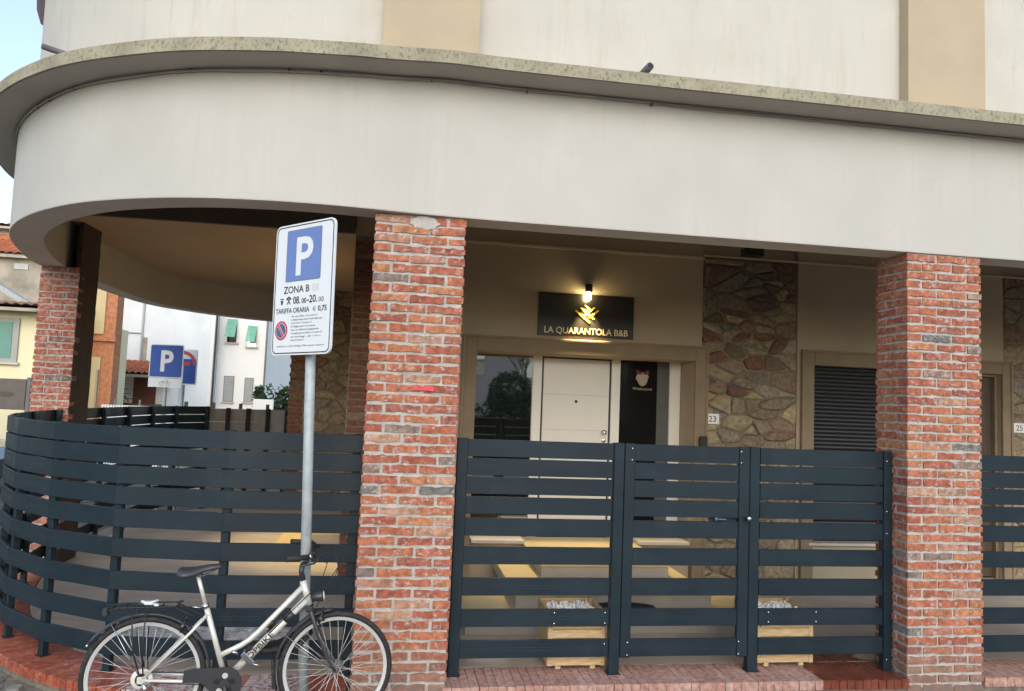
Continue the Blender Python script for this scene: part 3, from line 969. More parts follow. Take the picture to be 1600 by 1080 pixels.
pier = MB()
pier.box(3.74, 4.95, YW + 0.02, YW + 0.049, 0.0, 3.76)
pier = pier.build('stone_pier', MAT['stonemortar'], bld)
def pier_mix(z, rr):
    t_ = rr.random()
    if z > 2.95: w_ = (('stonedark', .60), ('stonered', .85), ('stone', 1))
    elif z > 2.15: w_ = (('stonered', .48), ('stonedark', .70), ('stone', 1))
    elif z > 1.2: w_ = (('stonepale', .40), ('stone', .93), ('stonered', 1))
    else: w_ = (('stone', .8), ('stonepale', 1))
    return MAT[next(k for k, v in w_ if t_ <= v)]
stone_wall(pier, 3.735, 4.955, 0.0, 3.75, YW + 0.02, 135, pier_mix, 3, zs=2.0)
pier2 = MB()
pier2.box(7.745, 8.75, YW + 0.02, YW + 0.049, 0.0, 3.80)
pier2 = pier2.build('stone_pier', MAT['stonemortar'], bld)
stone_wall(pier2, 7.74, 8.75, 0.0, 3.78, YW + 0.02, 70, MAT['stone'], 11)
pier3 = MB()
pier3.box(-1.60, -0.33, 8.0, 8.5, 0.0, 3.748)
pier3 = pier3.build('stone_pier', MAT['stonemortar'], bld)
stone_wall(pier3, -1.37, -0.33, 0.0, 3.745, 8.0, 80, MAT['stone'], 5)
QB = brick_meshes(0.235, 0.115, 0.056, MAT['quoin'], 5)
for i in range(50):
    link('brick', R.choice(QB), pier3, loc=(-1.49 + (0.012 if i % 2 else -0.012), 8.04, 0.035 + i * 0.0745), rot=(0, R.uniform(-.01, .01), 0), scale=(0.95, 1, 1.1))
# brick quoin on the wall corner behind the first pillar
qn = MB()
qn.box(-0.32, -0.062, YW + 0.012, YW + 0.0295, 0.0, 3.72)
qn = qn.build('brick_quoin', MAT['stonemortar'], bld)
for i in range(50):
    link('brick', R.choice(QB), qn, loc=(-0.20 + (0.0 if i % 2 else 0.01), YW + 0.055, 0.036 + i * 0.0735), rot=(0, R.uniform(-.01, .01), 0), scale=(1.0, 1, 1.08))
# dark panel sticking out of the upper wall far left, small drain spouts and the cable under the cornice
t = MB()
prof = [(-3.12, 2.05, 5.20), (-3.19, 2.0, 5.24), (-3.225, 1.98, 5.36), (-3.235, 1.97, 5.55), (-3.235, 1.97, 6.3), (-3.1, 2.05, 6.3)]
t.prism(prof, (0.08, 0.16, 0))
t.build('window_shutter', MAT['purple'], bld)
t = MB()
t.tube([(1.83, -0.06, 4.340), (1.875, -0.275, 4.372)], 0.028, 10)
t.build('drain_spout', MAT['pipe'], bld)
t = MB()
t.tube([(1.8752, -0.276, 4.3722), (1.8755, -0.2772, 4.3724)], 0.022, 10)
t.build('spout_mouth', MAT['black'], bld)
t = MB()
t.tube([(-2.03, 0.22, 4.195), (-2.32, 0.20, 4.265)], 0.021, 8)
t.build('drain_spout', MAT['pipe'], bld)
t = MB()
A = off(-0.012)
idx = [i for i, p in enumerate(A) if p.x < 9 and p.y < 3]
for ci, (zoff, r_) in enumerate(((0.010, 0.006), (0.020, 0.0045))):
    pl = []
    sg_ = 0.0
    for i in idx:
        p = A[i]
        sg_ = max(0.0, min(0.016, sg_ + R.uniform(-.004, .004)))
        pl.append((p.x, p.y, ZT + dz(p) - zoff - sg_))
    t.tube(pl, r_, 5)
t.build('cable', MAT['soffit'], bld)
t = MB()
k_ = 0
while k_ < len(idx) - 1:
    p = A[idx[k_]]
    q_ = R.uniform(0.004, 0.012)
    t.box(p.x - q_, p.x + q_, p.y - 0.004, p.y + 0.016, ZT + dz(p) - R.uniform(.018, .04), ZT + dz(p) - 0.004)
    k_ += R.randint(2, 16)
t.build('cable_clips', MAT['pipe'], bld, kind='stuff')

# ---------------------------------------------------------------- brick pillars
BK = brick_meshes(0.241, 0.118, 0.052, MAT['brick'], 14, jag=0.0075, nx=6)
BKF = brick_meshes(0.241, 0.118, 0.0535, MAT['brickfar'], 8, jag=0.0065)
BKH = brick_meshes(0.115, 0.118, 0.0545, MAT['brickfar'], 6, nx=3)
MAT['darkside'] = M('dark_brown_side', (0.060, 0.040, 0.032), 0.85, var=0.2, vscale=6, bump=0.4, bscale=30)
MAT['darkbrick'] = brick_mat('dark_brown_brick', [(0.0, (0.075, 0.045, 0.036)), (0.6, (0.055, 0.035, 0.030)), (1.0, (0.09, 0.05, 0.04))], mortar=(0.09, 0.07, 0.06), dirt=False)
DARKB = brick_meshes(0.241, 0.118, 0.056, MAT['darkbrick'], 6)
PINK = brick_meshes(0.2, 0.118, 0.050, MAT['pinkred'], 1)[0]
def pillar(label, x, y, w, d, full, half, z0=-0.112, z1=ZB - 0.002, dark=False):
    root = thing('brick_pillar', label, 'pillar', (x, y, z0), group='brick pillars of the porch')
    h = z1 - z0
    t_ = MB()
    t_.box(0.009, w - 0.009, 0.009, d - 0.009, 0, h)
    core = t_.build('mortar', MAT['mortar'], root)
    nc = 48
    ph = h / nc
    mod = 0.128
    def run(start, length, place, z):
        n = max(1, round(length / mod))
        k = length / n
        pos, left = start, n
        while left > 0:
            u = 2 if left >= 2 else 1
            ln = u * k
            g0 = 0.0 if pos < 0.01 else R.uniform(0.006, 0.011)
            g1 = 0.0 if (pos + ln > min(start + length, 9) - 0.01 and start < 0.01 or pos + ln > start + length - 0.01 and start > 0.01) else R.uniform(0.006, 0.011)
            if start < 0.01 and pos + ln > start + length - 0.01:
                g1 = R.uniform(0.006, 0.011)
            place(pos + (ln + g0 - g1) / 2, ln - g0 - g1, u, z)
            pos += ln
            left -= u
    def put(cx, cy, ln, u, z, rot):
        src = full if u == 2 or half is None else half
        nominal = 0.256 if u == 2 else 0.128
        base = 0.241 if (u == 2 or half is None) else 0.115
        want = ln
        me = R.choice(src)
        o = link('brick', me, root, loc=(cx + R.uniform(-.0025, .0025), cy + R.uniform(-.0025, .0025), z + R.uniform(-.002, .002)),
                 rot=(R.uniform(-.006, .006), R.uniform(-.012, .012), rot + R.uniform(-.008, .008)), scale=(want / base, 1, R.uniform(0.93, 1.06)))
        return o
    for c in range(nc):
        z = (c + 0.5) * ph
        hd = 0.059
        if c % 2 == 0:
            run(mod, w - mod, lambda p, ln, u, z: put(p, hd, ln, u, z, 0), z)
            run(0.0, d - mod, lambda p, ln, u, z: put(hd, p, ln, u, z, math.pi / 2), z)
            run(0.0, w - mod, lambda p, ln, u, z: put(p, d - hd, ln, u, z, math.pi), z)
            run(mod, d - mod, lambda p, ln, u, z: put(w - hd, p, ln, u, z, -math.pi / 2), z)
        else:
            run(0.0, w if dark else w - mod, lambda p, ln, u, z: put(p, hd, ln, u, z, 0), z)
            run(mod, d - mod, lambda p, ln, u, z: put(hd, p, ln, u, z, math.pi / 2), z)
            run(mod, w - mod, lambda p, ln, u, z: put(p, d - hd, ln, u, z, math.pi), z)
            run(mod if dark else 0.0, d - mod - (mod if dark else 0.0), lambda p, ln, u, z: put(w - hd, p, ln, u, z, -math.pi / 2), z)
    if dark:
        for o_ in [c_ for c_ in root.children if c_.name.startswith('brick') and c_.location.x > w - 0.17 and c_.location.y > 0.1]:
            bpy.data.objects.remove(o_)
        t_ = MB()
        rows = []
        for c in range(nc + 12):          # dark brown slab over the courses, slightly wavy
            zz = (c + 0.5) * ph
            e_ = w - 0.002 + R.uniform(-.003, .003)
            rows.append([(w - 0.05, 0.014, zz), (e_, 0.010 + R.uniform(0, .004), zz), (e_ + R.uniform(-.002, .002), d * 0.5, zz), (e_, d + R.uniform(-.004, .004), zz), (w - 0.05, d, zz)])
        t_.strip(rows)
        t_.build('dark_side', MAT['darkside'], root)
    # stub above the beam soffit, inside the beam
    t_ = MB()
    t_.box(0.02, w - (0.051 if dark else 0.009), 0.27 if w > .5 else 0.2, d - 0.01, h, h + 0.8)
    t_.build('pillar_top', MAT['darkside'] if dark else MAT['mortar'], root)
    return root
p1 = pillar('orange red brick pillar between the bicycle and the gate fence', 0.0, 0.012, 0.64, 0.384, BK, None)
p2 = pillar('orange red brick pillar at the right, beside the last fence post', 4.098, 0.012, 0.64, 0.384, BK, None)
# rear left pillar
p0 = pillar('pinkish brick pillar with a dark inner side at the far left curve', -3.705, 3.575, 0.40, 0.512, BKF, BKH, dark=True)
# plaster smear at the top and the pink-red chipped brick of the front pillar
t = MB()
for cx, cz, w_, h_ in ((0.345, 3.300, 0.105, 0.050),):
    n = 22
    poly = [(cx + w_ * math.cos(2 * math.pi * k / n) * R.uniform(.78, 1.1), -0.003, cz + h_ * math.sin(2 * math.pi * k / n) * R.uniform(.75, 1.1)) for k in range(n)]
    t.prism(poly, (0, 0.03, 0))
t.build('plaster_patch', MAT['plaster'], p1, label='pale plaster smear at the pillar top')
o = link('brick', PINK, p1, label='bright pink red chipped brick', loc=(0.39, 0.046, 2.132))
o.scale = (0.72, 1, 0.62)

# ---------------------------------------------------------------- black shop sign, its lamp, house numbers
sg = thing('shop_sign', 'black sign reading LA QUARANTOLA B&B lit above the white door', 'sign', (2.325, YW - 0.002, 2.726))
t = MB(); t.box(-0.563, 0.563, -0.03, 0.0, 0.0, 0.492, bev=0.003); t.build('sign_panel', MAT['panelblack'], sg)
text('LA QUARANTOLA B&B', 0.072, MAT['letter'], sg, (0, -0.031, 0.030), width=0.985, bold=0.004, ext=0.004)
def bar2(p, q, wdt):
    p = Vector((p[0], 0, p[1])); q = Vector((q[0], 0, q[1]))
    d = (q - p).normalized(); n = Vector((-d.z, 0, d.x)) * wdt / 2
    t_ = MB()
    t_.prism([tuple(v + Vector((0, -0.0305, 0))) for v in (p + n, q + n, q - n, p - n)], (0, -0.007, 0))
    return t_.build('emblem_bar', MAT['gold'], sg)
K = 0.00139
def ez(x, y): return ((x - 490) * K, 0.492 - (y - 152 - (x - 490) * 0.06) * K)
bar2(ez(395, 286), ez(518, 390), 0.018)
bar2(ez(436, 262), ez(554, 360), 0.018)
bar2(ez(588, 288), ez(512, 344), 0.018)
bar2(ez(556, 262), ez(470, 328), 0.018)
bar2(ez(470, 240), ez(520, 285), 0.016)
lp = thing('wall_lamp', 'small dark cylinder downlight glowing above the black sign', 'lamp', (2.327, YW, 3.235))
t = MB(); t.lathe([(0.0, 0.095), (0.040, 0.095), (0.043, 0.085), (0.043, 0.0), (0.037, 0.0), (0.035, 0.02), (0.0, 0.02)], (0, -0.085, 0), (0, 0, 1), 18)
t.box(-0.02, 0.02, -0.05, 0.0, 0.04, 0.075); t.build('lamp_body', M('dark_bronze_lamp', (0.03, 0.026, 0.022), 0.4, var=0.05), lp)
t = MB(); t.lathe([(0.020, 0.018), (0.022, 0.0), (0.027, -0.03), (0.027, -0.06), (0.020, -0.085), (0.008, -0.094), (0.0, -0.095)], (0, -0.085, 0), (0, 0, 1), 16); t.build('glare_bulb', emit('warm_bulb', (1.0, 0.78, 0.36), 58.0), lp)  # bulb drawn long to stand for its glare on the sign panel
def lamp_light(loc, energy, tilt=0.0):
    ld = bpy.data.lights.new('warm_downlight', 'SPOT')
    ld.energy = energy
    ld.color = (1.0, 0.74, 0.33)
    ld.spot_size = rad(70)
    ld.spot_blend = 0.65
    ld.shadow_soft_size = 0.03
    lo = bpy.data.objects.new('lamp_glow', ld)
    col.objects.link(lo)
    lo.location = loc
    lo.rotation_euler = (tilt, 0, 0)
    return lo
lamp_light((2.327, YW - 0.085, 3.128), 175)
# the same lamp on the end wall, round the corner, that lights the round end's floor and ceiling
lp2 = thing('wall_lamp', 'dark cylinder downlight on the end wall behind the front pillar', 'lamp', (-0.325, 4.9, 3.1))
t = MB(); t.lathe([(0.0, 0.095), (0.034, 0.095), (0.036, 0.085), (0.036, 0.0), (0.034, 0.0), (0.033, 0.02), (0.0, 0.02)], (-0.045, 0, 0), (0, 0, 1), 18)
t.box(-0.05, 0.0, -0.02, 0.02, 0.04, 0.075); t.build('lamp_body', bpy.data.materials['dark_bronze_lamp'], lp2)
t = MB(); t.lathe([(0.031, 0.012), (0.032, 0.006), (0.03, -0.002), (0.0, -0.006)], (-0.045, 0, 0), (0, 0, 1), 16); t.build('lamp_lens', bpy.data.materials['warm_bulb'], lp2)
lamp_light((-0.375, 4.9, 3.085), 260)

for s, x, z, y, lab in (('23', 3.876, 1.845, YW - 0.03, 'white tile reading 23 beside the lit white entrance'), ('25', 7.93, 1.875, YW - 0.03, 'white tile reading 25 by the brown door at the right edge')):
    h = thing('house_number', lab, 'number plate', (x, y, z), group='house number tiles')
    t = MB(); t.box(-0.082, 0.082, -0.006, 0.03, -0.06, 0.06, bev=0.003); t.build('tile', M('white_tile', (0.78, 0.77, 0.74), 0.4, var=0.03), h)
    text(s, 0.070, MAT['ink'], h, (0, -0.0065, -0.035), bold=0.004, ext=0.0006)
fl = thing('floodlight', 'small black floodlight box under the porch beam', 'lamp', (4.02, 2.45, 4.098))
t = MB(); t.box(-0.11, 0.11, -0.06, 0.06, -0.44, -0.355, bev=0.006); t.build('lamp_housing', MAT['black'], fl)
t = MB(); t.box(-0.012, 0.012, -0.02, 0.02, -0.356, 0.0); t.build('bracket', MAT['black'], fl)
# hanging ornament behind the right-hand pane edge (outside of the glass)
orn = thing('welcome_plaque', 'cream welcome plaque with dark red ribbon on the right side window', 'plaque', (3.17, YD - 0.006, 2.27))
t = MB(); t.prism([(0.085 * math.cos(2 * math.pi * k / 18) * (1 if math.sin(2 * math.pi * k / 18) > 0 else 0.75), -0.012, 0.02 + 0.085 * math.sin(2 * math.pi * k / 18)) for k in range(18)], (0, 0.011, 0)); t.build('plaque_board', MAT['cream'], orn)
t = MB()
for s in (-1, 1):
    t.prism([(0, -0.016, 0.095), (s * 0.075, -0.016, 0.135), (s * 0.085, -0.016, 0.085), (s * 0.02, -0.016, 0.075)], (0, 0.006, 0))
t.build('ribbon', MAT['darkred'], orn)
text('Welcome', 0.035, MAT['cream'], orn, (0, -0.013, -0.115), width=0.25, bold=0.01)
# crumpled pale sheet added for the wet floor's white sheen behind the curved fence
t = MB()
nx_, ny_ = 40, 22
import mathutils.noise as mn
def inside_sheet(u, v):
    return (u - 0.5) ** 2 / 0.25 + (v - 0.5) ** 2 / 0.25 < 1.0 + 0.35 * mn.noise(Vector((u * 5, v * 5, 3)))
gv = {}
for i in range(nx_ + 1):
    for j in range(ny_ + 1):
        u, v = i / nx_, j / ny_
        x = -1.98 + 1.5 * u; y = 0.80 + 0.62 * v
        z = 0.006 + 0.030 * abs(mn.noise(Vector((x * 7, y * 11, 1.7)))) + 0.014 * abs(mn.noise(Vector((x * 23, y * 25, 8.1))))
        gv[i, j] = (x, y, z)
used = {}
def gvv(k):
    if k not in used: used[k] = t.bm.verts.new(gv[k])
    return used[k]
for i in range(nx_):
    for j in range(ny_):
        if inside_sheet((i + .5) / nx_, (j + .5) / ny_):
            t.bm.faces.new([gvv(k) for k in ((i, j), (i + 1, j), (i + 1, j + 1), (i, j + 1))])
sheet = t.build('sheen_sheet', M('pale_sheen_film', (0.62, 0.64, 0.66), 0.08, var=0.45, vscale=9, bump=0.9, bscale=26, bdist=0.02, coat=0.6))
tag(sheet, 'added crumpled sheet standing for wet sheen on the porch floor behind the bicycle', 'plastic sheet')
# door mat
dm = MB()
loops = []
for i in range(13):
    x_ = -0.33 + 0.66 * i / 12
    c_ = 0.030 * max(0.0, math.sin(math.pi * i / 12)) ** 0.7
    loops.append([(x_, -0.13, 0.0), (x_, -0.13, 0.014), (x_, 0.08, 0.015), (x_, 0.135, 0.016 + c_), (x_, 0.135, 0.004 + c_), (x_, 0.08, 0.0)])
dm.strip(loops)
dm = dm.build('door_mat', MAT['rubber']); dm.location = (2.30, 1.355, 0.1275); tag(dm, 'black door mat lying on the lowest pale step', 'door mat')

# ---------------------------------------------------------------- fences
ZSL = [(1.672, 1.548), (1.535, 1.414), (1.402, 1.280), (1.260, 1.138), (1.108, 0.982), (0.905, 0.780), (0.684, 0.559), (0.463, 0.339), (0.246, 0.121)]
def slat_mesh(L, h, cut=None):
    """hollow-section board with three fine grooves, from x=0 to L, front face at y=0"""
    t_ = MB()
    th = 0.022
    prof = [(0.002, 0.0), (0.0, 0.002)]
    for g in (0.42, 0.58):
        prof += [(0.0, h * g - 0.0014), (0.0006, h * g), (0.0, h * g + 0.0014)]
    prof += [(0.0, h - 0.002), (0.002, h), (th, h), (th, 0.0)]
    t_.prism([(0, y, z) for y, z in prof], (L, 0, 0))
    return t_.mesh('slat', MAT['fence'])
_slc = {}
def slat(parent, p, q, z0, z1, name='slat'):
    """board from plan point p to q"""
    p, q = Vector(p), Vector(q)
    L = (q - p).length
    key = (round(L, 3), round(z1 - z0, 3))
    if key not in _slc:
        _slc[key] = slat_mesh(*[L, z1 - z0])
    a = math.atan2(q.y - p.y, q.x - p.x)
    return link(name, _slc[key], parent, loc=(p.x, p.y, z0), rot=(0, 0, a))
def post(parent, x, y, a=0.0, w=0.07, d=0.05, z1=1.676, name='post', foot=True):
    key = ('post', w, d, z1)
    if key not in _slc:
        t_ = MB(); t_.box(-w / 2, w / 2, 0, d, 0.0, z1, bev=0.004)
        if foot:
            t_.box(-w / 2 - 0.01, w / 2 + 0.01, -0.01, d + 0.01, 0.0, 0.006)
        _slc[key] = t_.mesh(name, MAT['fence'])
    return link(name, _slc[key], parent, loc=(x, y, 0.001), rot=(0, 0, a))
t = MB(); t.lathe([(0.0065, 0.002), (0.0065, -0.002), (0.004, -0.004), (0.0, -0.0045)], (0, 0, 0), (0, 1, 0), 8)
SCREW = t.mesh('screw', MAT['chrome'])
def screw(parent, x, z, y=0.1995):
    link('screw', SCREW, parent, loc=(x, y, z))

YF = 0.20
def bay(label, x0, x1, lp_, rp_):
    f = thing('fence_bay', label, 'fence', group='straight fence bays between the pillars')
    for i, (zt, zb) in enumerate(ZSL):
        slat(f, (x0, YF + 0.006), (x1, YF + 0.006), zb, zt)
    for px_, w in (lp_, rp_):
        post(f, px_, YF - (0.012 if px_ > x0 + .5 else 0), w=w, d=0.07)
    return f
b1 = bay('dark slatted fence bay from the front pillar to the gate post', 0.742, 1.832, (0.702, 0.078), (1.872, 0.078))
b2 = bay('dark slatted fence bay between the gate and the right pillar', 3.002, 4.03, (2.955, 0.080), (4.072, 0.084))
b3 = bay('dark slatted fence bay right of the right pillar, cut by the photo edge', 4.80, 6.35, (4.775, 0.05), (6.39, 0.078))
for x in (1.42, 1.80):
    screw(b1, x, 0.437, YF + 0.004); screw(b1, x, 0.362, YF + 0.004)
screw(b1, 1.80, 0.215, YF + 0.004)
for x in (3.08, 3.47):
    screw(b2, x, 0.437, YF + 0.004); screw(b2, x, 0.365, YF + 0.004)
for z in (1.60, 1.21, 1.04, 0.08):
    screw(b2, 4.05, z, YF - 0.014)
gate = thing('gate', 'dark slatted pedestrian gate with lock hole and small knob', 'gate')
for x0, x1 in ((1.918, 1.995), (2.825, 2.908)):
    t = MB(); t.box(x0, x1, YF - 0.004, YF + 0.04, 0.115, 1.676, bev=0.003); t.build('stile', MAT['fence'], gate)
for zt, zb in ZSL:
    slat(gate, (1.996, YF + 0.006), (2.824, YF + 0.006), zb, zt)
for x in (1.972, 2.838):
    for z in (1.64, 1.555, 0.225, 0.135):
        screw(gate, x, z, YF - 0.005)
t = MB(); t.lathe([(0.012, 0.0), (0.010, -0.03), (0.017, -0.034), (0.021, -0.048), (0.014, -0.06), (0.0, -0.062)], (2.885, YF - 0.004, 1.142), (0, 1, 0), 14); t.build('knob', MAT['chrome'], gate)
t = MB(); t.lathe([(0.013, 0.0), (0.013, -0.008), (0.0, -0.009)], (2.646, YF + 0.004, 1.128), (0, 1, 0), 12); t.box(2.655, 2.72, YF - 0.014, YF - 0.004, 1.124, 1.134, bev=0.002); t.build('latch', MAT['pipe'], gate)
t = MB(); t.box(2.6, 2.824, YF + 0.03, YF + 0.04, 1.108, 1.138); t.build('lock_box', MAT['fence'], gate)

# curved fence: straight boards from post to post round the corner
cf = thing('curved_fence', 'long dark slatted fence bending round the corner behind the bicycle', 'fence')
V = [(-0.012, 0.225), (-0.92, 0.240), (-1.68, 0.375), (-2.245, 0.705), (-2.69, 1.145), (-2.985, 1.60), (-3.19, 2.12), (-3.33, 2.80), (-3.43, 3.54)]
for a, b in zip(V[:-1], V[1:]):
    for zt, zb in ZSL:
        slat(cf, b, a, zb, zt)
for i, p in enumerate(V):
    a = V[max(i - 1, 0)]; b = V[min(i + 1, len(V) - 1)]
    ang = math.atan2(a[1] - b[1], a[0] - b[0])
    n = Vector((-math.sin(ang), math.cos(ang)))
    q = Vector(p) + n * 0.026
    sh_ = Vector((math.cos(ang), math.sin(ang))) * (-0.04 if i == 0 else 0.02 if i == len(V) - 1 else 0)
    post(cf, q.x + sh_.x, q.y + sh_.y, ang, w=0.055, d=0.05)
rf = thing('rear_fence', 'dark slatted fence seen from inside, beyond the far pillar', 'fence')
V2 = [(-3.47, 4.12), (-3.50, 5.0), (-3.49, 5.9), (-3.42, 6.7), (-3.26, 7.35), (-2.92, 7.90), (-2.50, 8.35), (-2.05, 8.62), (-1.64, 8.75)]
for a, b in zip(V2[:6], V2[1:6]):
    for zt, zb in ZSL:
        slat(rf, b, a, zb, zt)
for i, p in enumerate(V2[:6]):
    a = V2[max(i - 1, 0)]; b = V2[min(i + 1, len(V2) - 1)]
    ang = math.atan2(a[1] - b[1], a[0] - b[0])
    n = Vector((-math.sin(ang), math.cos(ang)))
    q = Vector(p) + n * 0.026
    post(rf, q.x, q.y, ang, w=0.06, d=0.05)

# ---------------------------------------------------------------- planters
def peb_mesh():
    t_ = MB()
    b = bmesh.new()
    bmesh.ops.create_icosphere(b, subdivisions=1, radius=1)
    for v in b.verts:
        v.co = Vector((v.co.x * R.uniform(.75, 1.2), v.co.y * R.uniform(.75, 1.2), v.co.z * R.uniform(.6, .9)))
    t_.merge(b)
    return t_
def planter(label, x0, x1, y0, y1):
    w, d = x1 - x0, y1 - y0
    p = thing('planter', label, 'planter', (x0, y0, 0.0), group='wooden planters behind the fence')
    bh = 0.062
    for k in range(6):
        z0 = 0.032 + k * (bh + 0.003)
        tk = 0.020
        inset = 0.0 if k % 2 else 0.0
        for (a, b_, c, e) in ((0.022, w - 0.022, 0.0, tk), (0.022, w - 0.022, d - tk, d), (0.0, tk, 0.005, d - 0.005), (w - tk, w, 0.005, d - 0.005)):
            t_ = MB(); t_.box(a, b_, c + R.uniform(-.002, .002), e, z0, z0 + bh, bev=0.003); t_.build('board', MAT['wood'], p)
    for cx in (0.022, w - 0.022):
        for cy in (0.035, d - 0.035):
            t_ = MB(); t_.box(cx - 0.018, cx + 0.018, cy - 0.014 - (0.025 if cy < .1 else 0), cy + 0.014, 0.03, 0.425, bev=0.003); t_.build('corner_post', MAT['wood'], p)
    t_ = MB(); t_.box(0.025, w - 0.025, -0.012, -0.0025, 0.30, 0.318, bev=0.002); t_.box(0.03, w - 0.03, -0.012, -0.0025, 0.085, 0.103, bev=0.002); t_.build('batten', MAT['wood'], p)
    for cx in (0.09, w - 0.09):
        t_ = MB(); t_.box(cx - 0.02, cx + 0.02, 0.02, d - 0.02, 0.0, 0.031, bev=0.002); t_.build('foot', MAT['wood'], p)
    t_ = MB()
    t_.box(0.025, w - 0.025, 0.025, d - 0.025, 0.10, 0.37)
    for _ in range(230):
        b = bmesh.new()
        bmesh.ops.create_icosphere(b, subdivisions=1, radius=R.uniform(0.011, 0.019))
        mt_ = Matrix.Translation((R.uniform(.04, w - .04), R.uniform(.04, d - .04), 0.376 + R.uniform(-.004, .024))) @ Euler((R.random() * 3, R.random() * 3, R.random() * 3)).to_matrix().to_4x4() @ Matrix.Diagonal((1.2, 0.9, 0.7, 1))
        bmesh.ops.transform(b, matrix=mt_, verts=b.verts)
        t_.merge(b)
    t_.build('pebbles', MAT['pebble'], p, kind='stuff')
    return p
planter('pale wooden planter of white pebbles just left of the gate', 1.395, 1.838, 0.295, 0.70)
planter('pale wooden planter of white pebbles just right of the gate', 3.035, 3.505, 0.295, 0.70)

# ---------------------------------------------------------------- street sign in front (parking)
base = Vector((-0.276, -0.235, -0.118)); topp = Vector((-0.384, -0.235, 3.02))
ps = thing('parking_sign', 'large white parking sign reading ZONA B on a leaning grey pole', 'street sign', tuple(base))
t = MB(); t.tube([(0, 0, 0), tuple(topp - base)], 0.0325, 18); t.build('pole', MAT['steel'], ps)
pc0 = Vector((-0.428, -0.272)); hv = Vector((math.cos(rad(-44)), math.sin(rad(-44)))) * 0.291
L_ = pc0 - hv; R_ = pc0 + hv
W_ = 0.582; H_ = 0.868
ang = math.atan2(R_.y - L_.y, R_.x - L_.x)
pc = (L_ + R_) / 2
plate = MB()
plate.prism(rrect(W_, H_, 0.045), (0, 0.014, 0))
plate = plate.build('sign_plate', MAT['signwhite'], ps)
plate.location = (pc.x - base.x + 0.0, pc.y - base.y, 2.634 - base.z)
plate.rotation_euler = (0, rad(-1.2), ang)
def onplate(mb, name, mat): return mb.build(name, mat, plate)
def uv(u, v): return ((u - 0.5) * W_, (0.5 - v) * H_)
t = MB()
o1 = rrect(W_ - 0.020, H_ - 0.020, 0.040, y=-0.0012); o2 = rrect(W_ - 0.034, H_ - 0.034, 0.034, y=-0.0012)
t.strip([[o1[i], o2[i], (o2[i][0], 0.0, o2[i][2]), (o1[i][0], 0.0, o1[i][2])] for i in list(range(len(o1))) + [0]])
onplate(t, 'border_line', MAT['ink'])
t = MB(); t.prism([(x, 0.0145, z) for x, _, z in rrect(W_ - 0.01, H_ - 0.01, 0.043)], (0, 0.006, 0)); onplate(t, 'sign_back', MAT['signgrey'])
bx, bz = uv(0.495, 0.245)
t = MB(); t.prism([(x, -0.0004, z) for x, _, z in rrect(0.345, 0.345, 0.012, cx=bx, cz=bz)], (0, -0.0006, 0)); onplate(t, 'panel_border', MAT['greyink'])
t = MB(); t.prism([(x, -0.0014, z) for x, _, z in rrect(0.335, 0.335, 0.010, cx=bx, cz=bz)], (0, -0.0006, 0)); onplate(t, 'blue_panel', MAT['signblue'])
text('P', 0.245, MAT['signwhite'], plate, (bx + 0.002, -0.0026, bz - 0.128), bold=0.022, width=0.165)
x, z = uv(0.40, 0.53); text('ZONA B', 0.046, MAT['ink'], plate, (x, -0.0012, z), bold=0.008, width=0.255)
x, z = uv(0.35, 0.614); text('08.', 0.048, MAT['ink'], plate, (x, -0.0012, z), align='LEFT', bold=0.012, width=0.07)
x, z = uv(0.495, 0.614); text('00', 0.032, MAT['ink'], plate, (x, -0.0012, z), align='LEFT', bold=0.012, width=0.047)
x, z = uv(0.588, 0.614); text('-20.', 0.048, MAT['ink'], plate, (x, -0.0012, z), align='LEFT', bold=0.012, width=0.095)
x, z = uv(0.775, 0.614); text('00', 0.032, MAT['greyink'], plate, (x, -0.0012, z), align='LEFT', bold=0.006, width=0.05)
x, z = uv(0.055, 0.682); text('TARIFFA ORARIA', 0.034, MAT['ink'], plate, (x, -0.0012, z), align='LEFT', bold=0.003, width=0.335)
x, z = uv(0.69, 0.682); text('€', 0.030, MAT['greyink'], plate, (x, -0.0012, z), align='LEFT', width=0.028)
x, z = uv(0.775, 0.682); text('0,75', 0.034, MAT['ink'], plate, (x, -0.0012, z), align='LEFT', bold=0.014, width=0.082)
x, z = uv(0.715, 0.505)
t = MB(); t.prism([(x + a_, -0.0004, z + b_) for a_, b_ in ((-0.03, -0.025), (0.035, -0.02), (0.033, 0.027), (-0.032, 0.024))], (0, -0.0005, 0)); onplate(t, 'sticker', M('pale_sticker', (0.62, 0.63, 0.62), 0.35, var=0.02, bump=0.0))
# crossed hammers and coin-meter pictograms
x, z = uv(0.275, 0.590)
t = MB()
for s in (-1, 1):
    d = Vector((s * 0.7, 0, 1)).normalized(); n = Vector((-d.z, 0, d.x)) * 0.004
    c0 = Vector((x, -0.0004, z))
    t.prism([tuple(c0 - d * 0.026 + n), tuple(c0 + d * 0.022 + n), tuple(c0 + d * 0.022 - n), tuple(c0 - d * 0.026 - n)], (0, -0.0008 - 0.0003 * s, 0))
    e = c0 + d * 0.022
    m_ = Vector((-d.z, 0, d.x)) * 0.014
    t.prism([tuple(e + m_ - d * 0.005), tuple(e + m_ + d * 0.006), tuple(e - m_ + d * 0.006), tuple(e - m_ - d * 0.005)], (0, -0.0011 - 0.0003 * s, 0))
onplate(t, 'hammer_icon', MAT['ink'])
x, z = uv(0.155, 0.590)
t = MB()
t.prism([(x - 0.016, -0.0004, z + 0.02), (x + 0.016, -0.0004, z + 0.02), (x + 0.016, -0.0004, z + 0.012), (x - 0.016, -0.0004, z + 0.012)], (0, -0.0008, 0))
